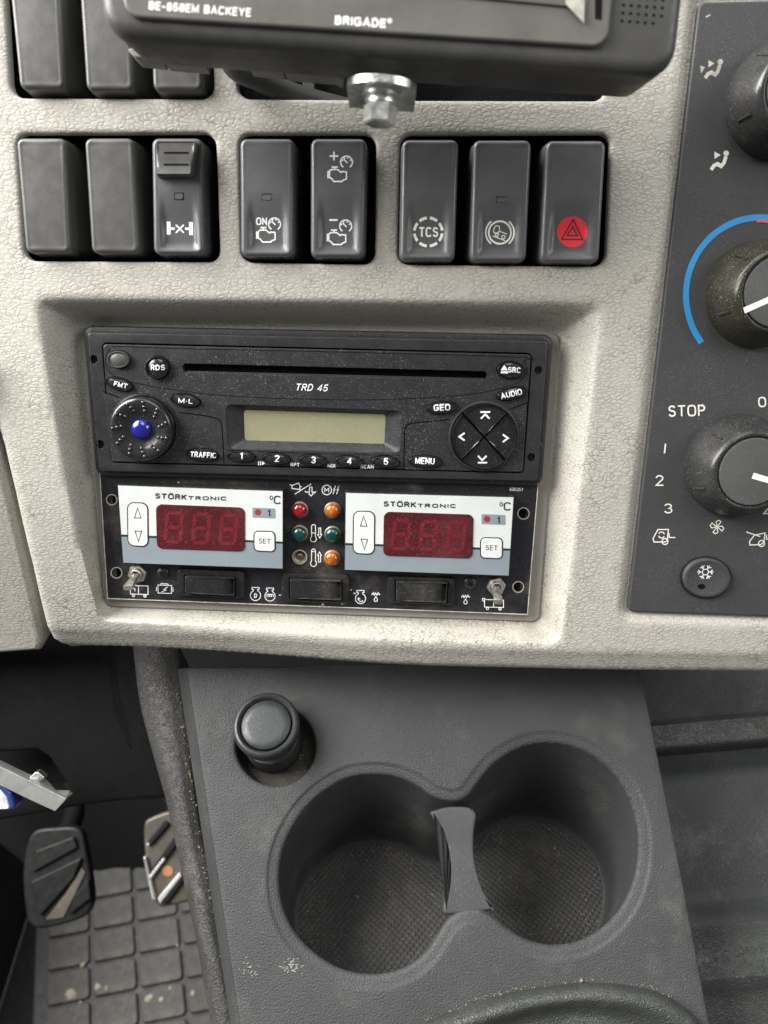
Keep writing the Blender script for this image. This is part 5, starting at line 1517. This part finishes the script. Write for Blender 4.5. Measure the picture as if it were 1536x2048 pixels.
for i in range(-1, 4):
    for j in range(-3, 5):
        if i == 3 and j < 0: continue
        p = o0 + va_ * i + vb_ * j + ctr - o0
        if first is None:
            first = link('tile', tv, tf, 'mat_rubber', matt.e); t_ = first
        else:
            t_ = first.copy(); sc.collection.objects.link(t_); t_.parent = matt.e
        t_.location = (p.x, p.y, 0)
        t_.rotation_euler = (random.uniform(-.01, .01), random.uniform(-.01, .01), 0)
for x, yy, s in ((140, 1988, 14), (212, 1977, 7), (296, 1995, 13), (322, 1998, 6), (195, 1972, 9), (166, 1928, 9), (385, 1986, 7), (160, 2004, 5), (355, 1890, 4), (340, 1975, 5)):
    u_, v_ = ZF.px(x, yy, 5.2 * MM)
    pts = [(u_ + s * 0.42 * MM * random.uniform(0.4, 1.2) * math.cos(q), v_ + s * 0.42 * MM * random.uniform(0.3, 1.1) * math.sin(q)) for q in np.linspace(0, 5.8, 11)]
    matt.part('mud_patch', solid(pts, 4.9 * MM, 5.5 * MM, 0.3 * MM), 'mat_mud')

# pedals
def pedal(fr, out, label, stripes, chrome, rust, arm):
    p = Thing(fr, 'foot_pedal', label, 'pedal', fr.px(sum(a for a, _ in out) / len(out), sum(b_ for _, b_ in out) / len(out)))
    o = ccw(catmull([fr.px(*q) for q in out], 4))
    p.part('pad', solid(o, -8 * MM, 0, 2.5 * MM), 'pedal_pad' if chrome else 'pedal_rubber')
    for q in stripes: p.part('grip_strip', solid(ppoly(fr, q, 0, 1.2 * MM, 3), -0.5 * MM, 3.5 * MM, 1.2 * MM), 'pedal_rubber')
    for q in chrome: p.part('trim', solid(ppoly(fr, q, 0, 0.4 * MM, 2), -0.5 * MM, 3.9 * MM, 0.8 * MM), 'chrome')
    for x, yy, rr in rust: p.part('rivet', solid(pell(fr, x, yy, rr, rr, 0, 18), -0.2 * MM, 0.8 * MM, 0.4 * MM), 'rust')
    a = fr.px(*arm[0], -6 * MM) + (-6 * MM,); b_ = fr.px(*arm[1], -60 * MM) + (-60 * MM,)
    p.part('arm', tube([a, ((a[0] + b_[0]) / 2, (a[1] + b_[1]) / 2, -50 * MM), b_], 9 * MM, 14), 'knee_plastic', wn=False)
    return p
PB = plane(115, 1760, 0.62, -14, -6)
p = pedal(PB, [(62, 1668), (110, 1655), (158, 1658), (172, 1700), (184, 1780), (182, 1815), (160, 1838), (90, 1857), (60, 1850), (50, 1820), (45, 1740)],
      'dark rubber-faced pedal with a worn metal stripe above the tiled mat', [[(75, 1700), (150, 1672), (158, 1694), (66, 1745)], [(64, 1762), (168, 1712), (150, 1755), (82, 1832)], [(150, 1790), (180, 1755), (184, 1795), (140, 1830)]], [], [], ((115, 1720), (150, 1560)))
p.part('worn_stripe', solid(ppoly(PB, [(90, 1840), (130, 1790), (165, 1735), (172, 1745), (150, 1790), (128, 1835)], 0, 1 * MM, 2), -0.5 * MM, 1.2 * MM, 0.6 * MM), 'pedal_pad')
PA = plane(335, 1720, 0.60, -14, -4)
pedal(PA, [(287, 1655), (300, 1636), (350, 1620), (400, 1625), (410, 1720), (400, 1790), (330, 1814), (312, 1806), (298, 1780), (290, 1720)],
      'metal pedal with diagonal black grips and bright edges beside the tunnel', [[(296, 1682), (330, 1640), (342, 1646), (304, 1690)], [(300, 1745), (352, 1668), (362, 1680), (306, 1754)], [(322, 1800), (368, 1735), (378, 1748), (334, 1808)]],
      [[(299, 1752), (330, 1712), (333, 1717), (303, 1758)], [(289, 1712), (294, 1712), (314, 1798), (307, 1796)], [(318, 1794), (362, 1742), (366, 1750), (322, 1806)], [(296, 1684), (302, 1686), (300, 1692), (295, 1690)]], [(336, 1742, 11)], ((345, 1690), (330, 1560)))

# ================================================================== CRUMBS AND DUST
def crumbs(name, label, spots, mat='crumbs'):
    V, F = [], []
    for (p, s) in spots:
        b_ = len(V); p = Vector(p)
        ax = [Vector(rng.normal(size=3)).normalized() * s * random.uniform(0.4, 1) for _ in range(4)]
        a1 = Vector(rng.normal(size=3)).normalized(); a2 = a1.orthogonal().normalized(); a3 = a1.cross(a2)
        for d_ in (a1, -a1, a2, -a2, a3, -a3): V.append(tuple(p + d_ * s * random.uniform(0.35, 1.0)))
        for q in ((0, 2, 4), (2, 1, 4), (1, 3, 4), (3, 0, 4), (2, 0, 5), (1, 2, 5), (3, 1, 5), (0, 3, 5)): F.append(tuple(b_ + k for k in q))
    o = link(name, V, F, mat, None, False)
    o['kind'] = 'stuff'; o['label'] = label; o['category'] = 'crumbs'
    return o
spots = []
gl = catmull([(352, 1380), (368, 1480), (383, 1600), (404, 1720), (430, 1840), (462, 1990), (478, 2050)], 20, False)
for x, yy in gl:
    for _ in range(random.choice([1, 2, 4, 7])):
        h = -random.uniform(10, 14) * MM
        u_, v_ = CONS.px(x + random.gauss(2, 3), yy + random.uniform(-4, 4), h)
        spots.append((CONS.world(u_, v_, h), random.choice([0.12, 0.15, 0.2, 0.25, 0.5]) * MM))
for x, yy in catmull([(850, 2043), (905, 2018), (960, 1998), (1050, 1975), (1150, 1962), (1230, 1963), (1300, 1975), (1345, 1998)], 26, False):
    for _ in range(random.choice([0, 1, 2, 5])):
        u_, v_ = CONS.px(x + random.gauss(0, 4), yy + random.gauss(0, 3.5), 0.3 * MM)
        spots.append((CONS.world(u_, v_, 0.3 * MM), random.choice([0.1, 0.12, 0.16, 0.22, 0.4]) * MM))
for _ in range(160):
    k_ = random.randrange(48); p_ = Vector(bowl[3][k_]).lerp(Vector(bowl[4][(k_ + 3) % 48]), random.random())
    spots.append((CONS.world(p_.x, p_.y, p_.z + 0.2 * MM), random.choice([0.15, 0.2, 0.3, 0.45]) * MM))
u_, v_ = CONS.px(1162, 1961, 0.5 * MM); spots.append((CONS.world(u_, v_, 0.5 * MM), 1.4 * MM))
crumbs('crumbs', 'pale crumbs and dirt caught along the console seams', spots)
spots = []
fa = [(p[0], p[1]) for p in fl]
us = [p[0] for p in fa]; vs = [p[1] for p in fa]
while len(spots) < 700:
    x, yy = random.uniform(min(us), max(us)), random.uniform(min(vs), max(vs))
    if not inside(np.array([x]), np.array([yy]), fa)[0]: continue
    d = float(dist(np.array([x]), np.array([yy]), fa)[0])
    if random.random() > math.exp(-d / (9 * MM)) + 0.12: continue
    spots.append((CONS.world(x, yy, floor_local(x, yy)) + Vector((0, 0, 0.0002)), random.choice([0.15, 0.2, 0.25, 0.3, 0.5]) * MM))
for x, yy, s in ((1110, 1696, 1.0), (780, 1784, 0.7), (1085, 1680, 0.4)):
    # crumb on the level cup floor
    d_ = AX * ((x - CX) / FPX) + AD * ((yy - CY) / FPX) + AF
    q = CAMP + d_ * ((zfl + 0.0006 - CAMP.z) / d_.z); spots.append((q, s * MM))
crumbs('crumbs', 'small pale crumbs lying on the cup holder floors', spots)
spots = []
for _ in range(260):                         # grime on the refrigeration plate
    x, yy = random.choice([(random.gauss(632, 45), random.gauss(1136, 6)), (random.uniform(240, 566), random.gauss(966, 2)), (random.uniform(692, 1025), random.gauss(985, 2)), (random.gauss(632, 40), random.gauss(1090, 25))])
    u_, v_ = COOL.px(x, yy, 0.1 * MM); spots.append((COOL.world(u_, v_, 0.1 * MM), random.uniform(0.08, 0.22) * MM))
u_, v_ = COOL.px(361, 962, 3 * MM); spots.append((COOL.world(u_, v_, 6 * MM), 0.9 * MM))
crumbs('crumbs', 'gritty dirt on the black plate round the lamps and thermostats', spots)

# dust specks and scuffs on the console top
spots = []
while len(spots) < 330:
    x, yy = random.uniform(400, 1400), random.uniform(1370, 2040)
    u_, v_ = CONS.px(x, yy)
    if not inside(np.array([u_]), np.array([v_]), inset(co, 3 * MM))[0] or inside(np.array([u_]), np.array([v_]), inset(rimp, -7.5 * MM))[0] or inside(np.array([u_]), np.array([v_]), inset(pl_hole, -2 * MM))[0]: continue
    spots.append((CONS.world(u_, v_, 0.05 * MM), random.choice([0.07, 0.07, 0.09, 0.09, 0.12, 0.2]) * MM))
crumbs('dust_specks', 'fine pale dust specks lying on the console top', spots, 'mat_mud')
sc_l = []
for cx_, cy_, n_ in ((585, 1932, 34), (498, 1938, 16)):
    for _ in range(n_):
        x, yy = random.gauss(cx_, 11), random.gauss(cy_, 8); a = random.gauss(-0.6, 0.35); l_ = random.uniform(1.5, 6)
        sc_l.append([(x, yy), (x + l_ * math.cos(a), yy + l_ * math.sin(a))])
cons.part('scuff_mark', ribbons(CONS, sc_l, 0.8, 0.03 * MM, dz=0.002), 'faded_print', smooth=False)
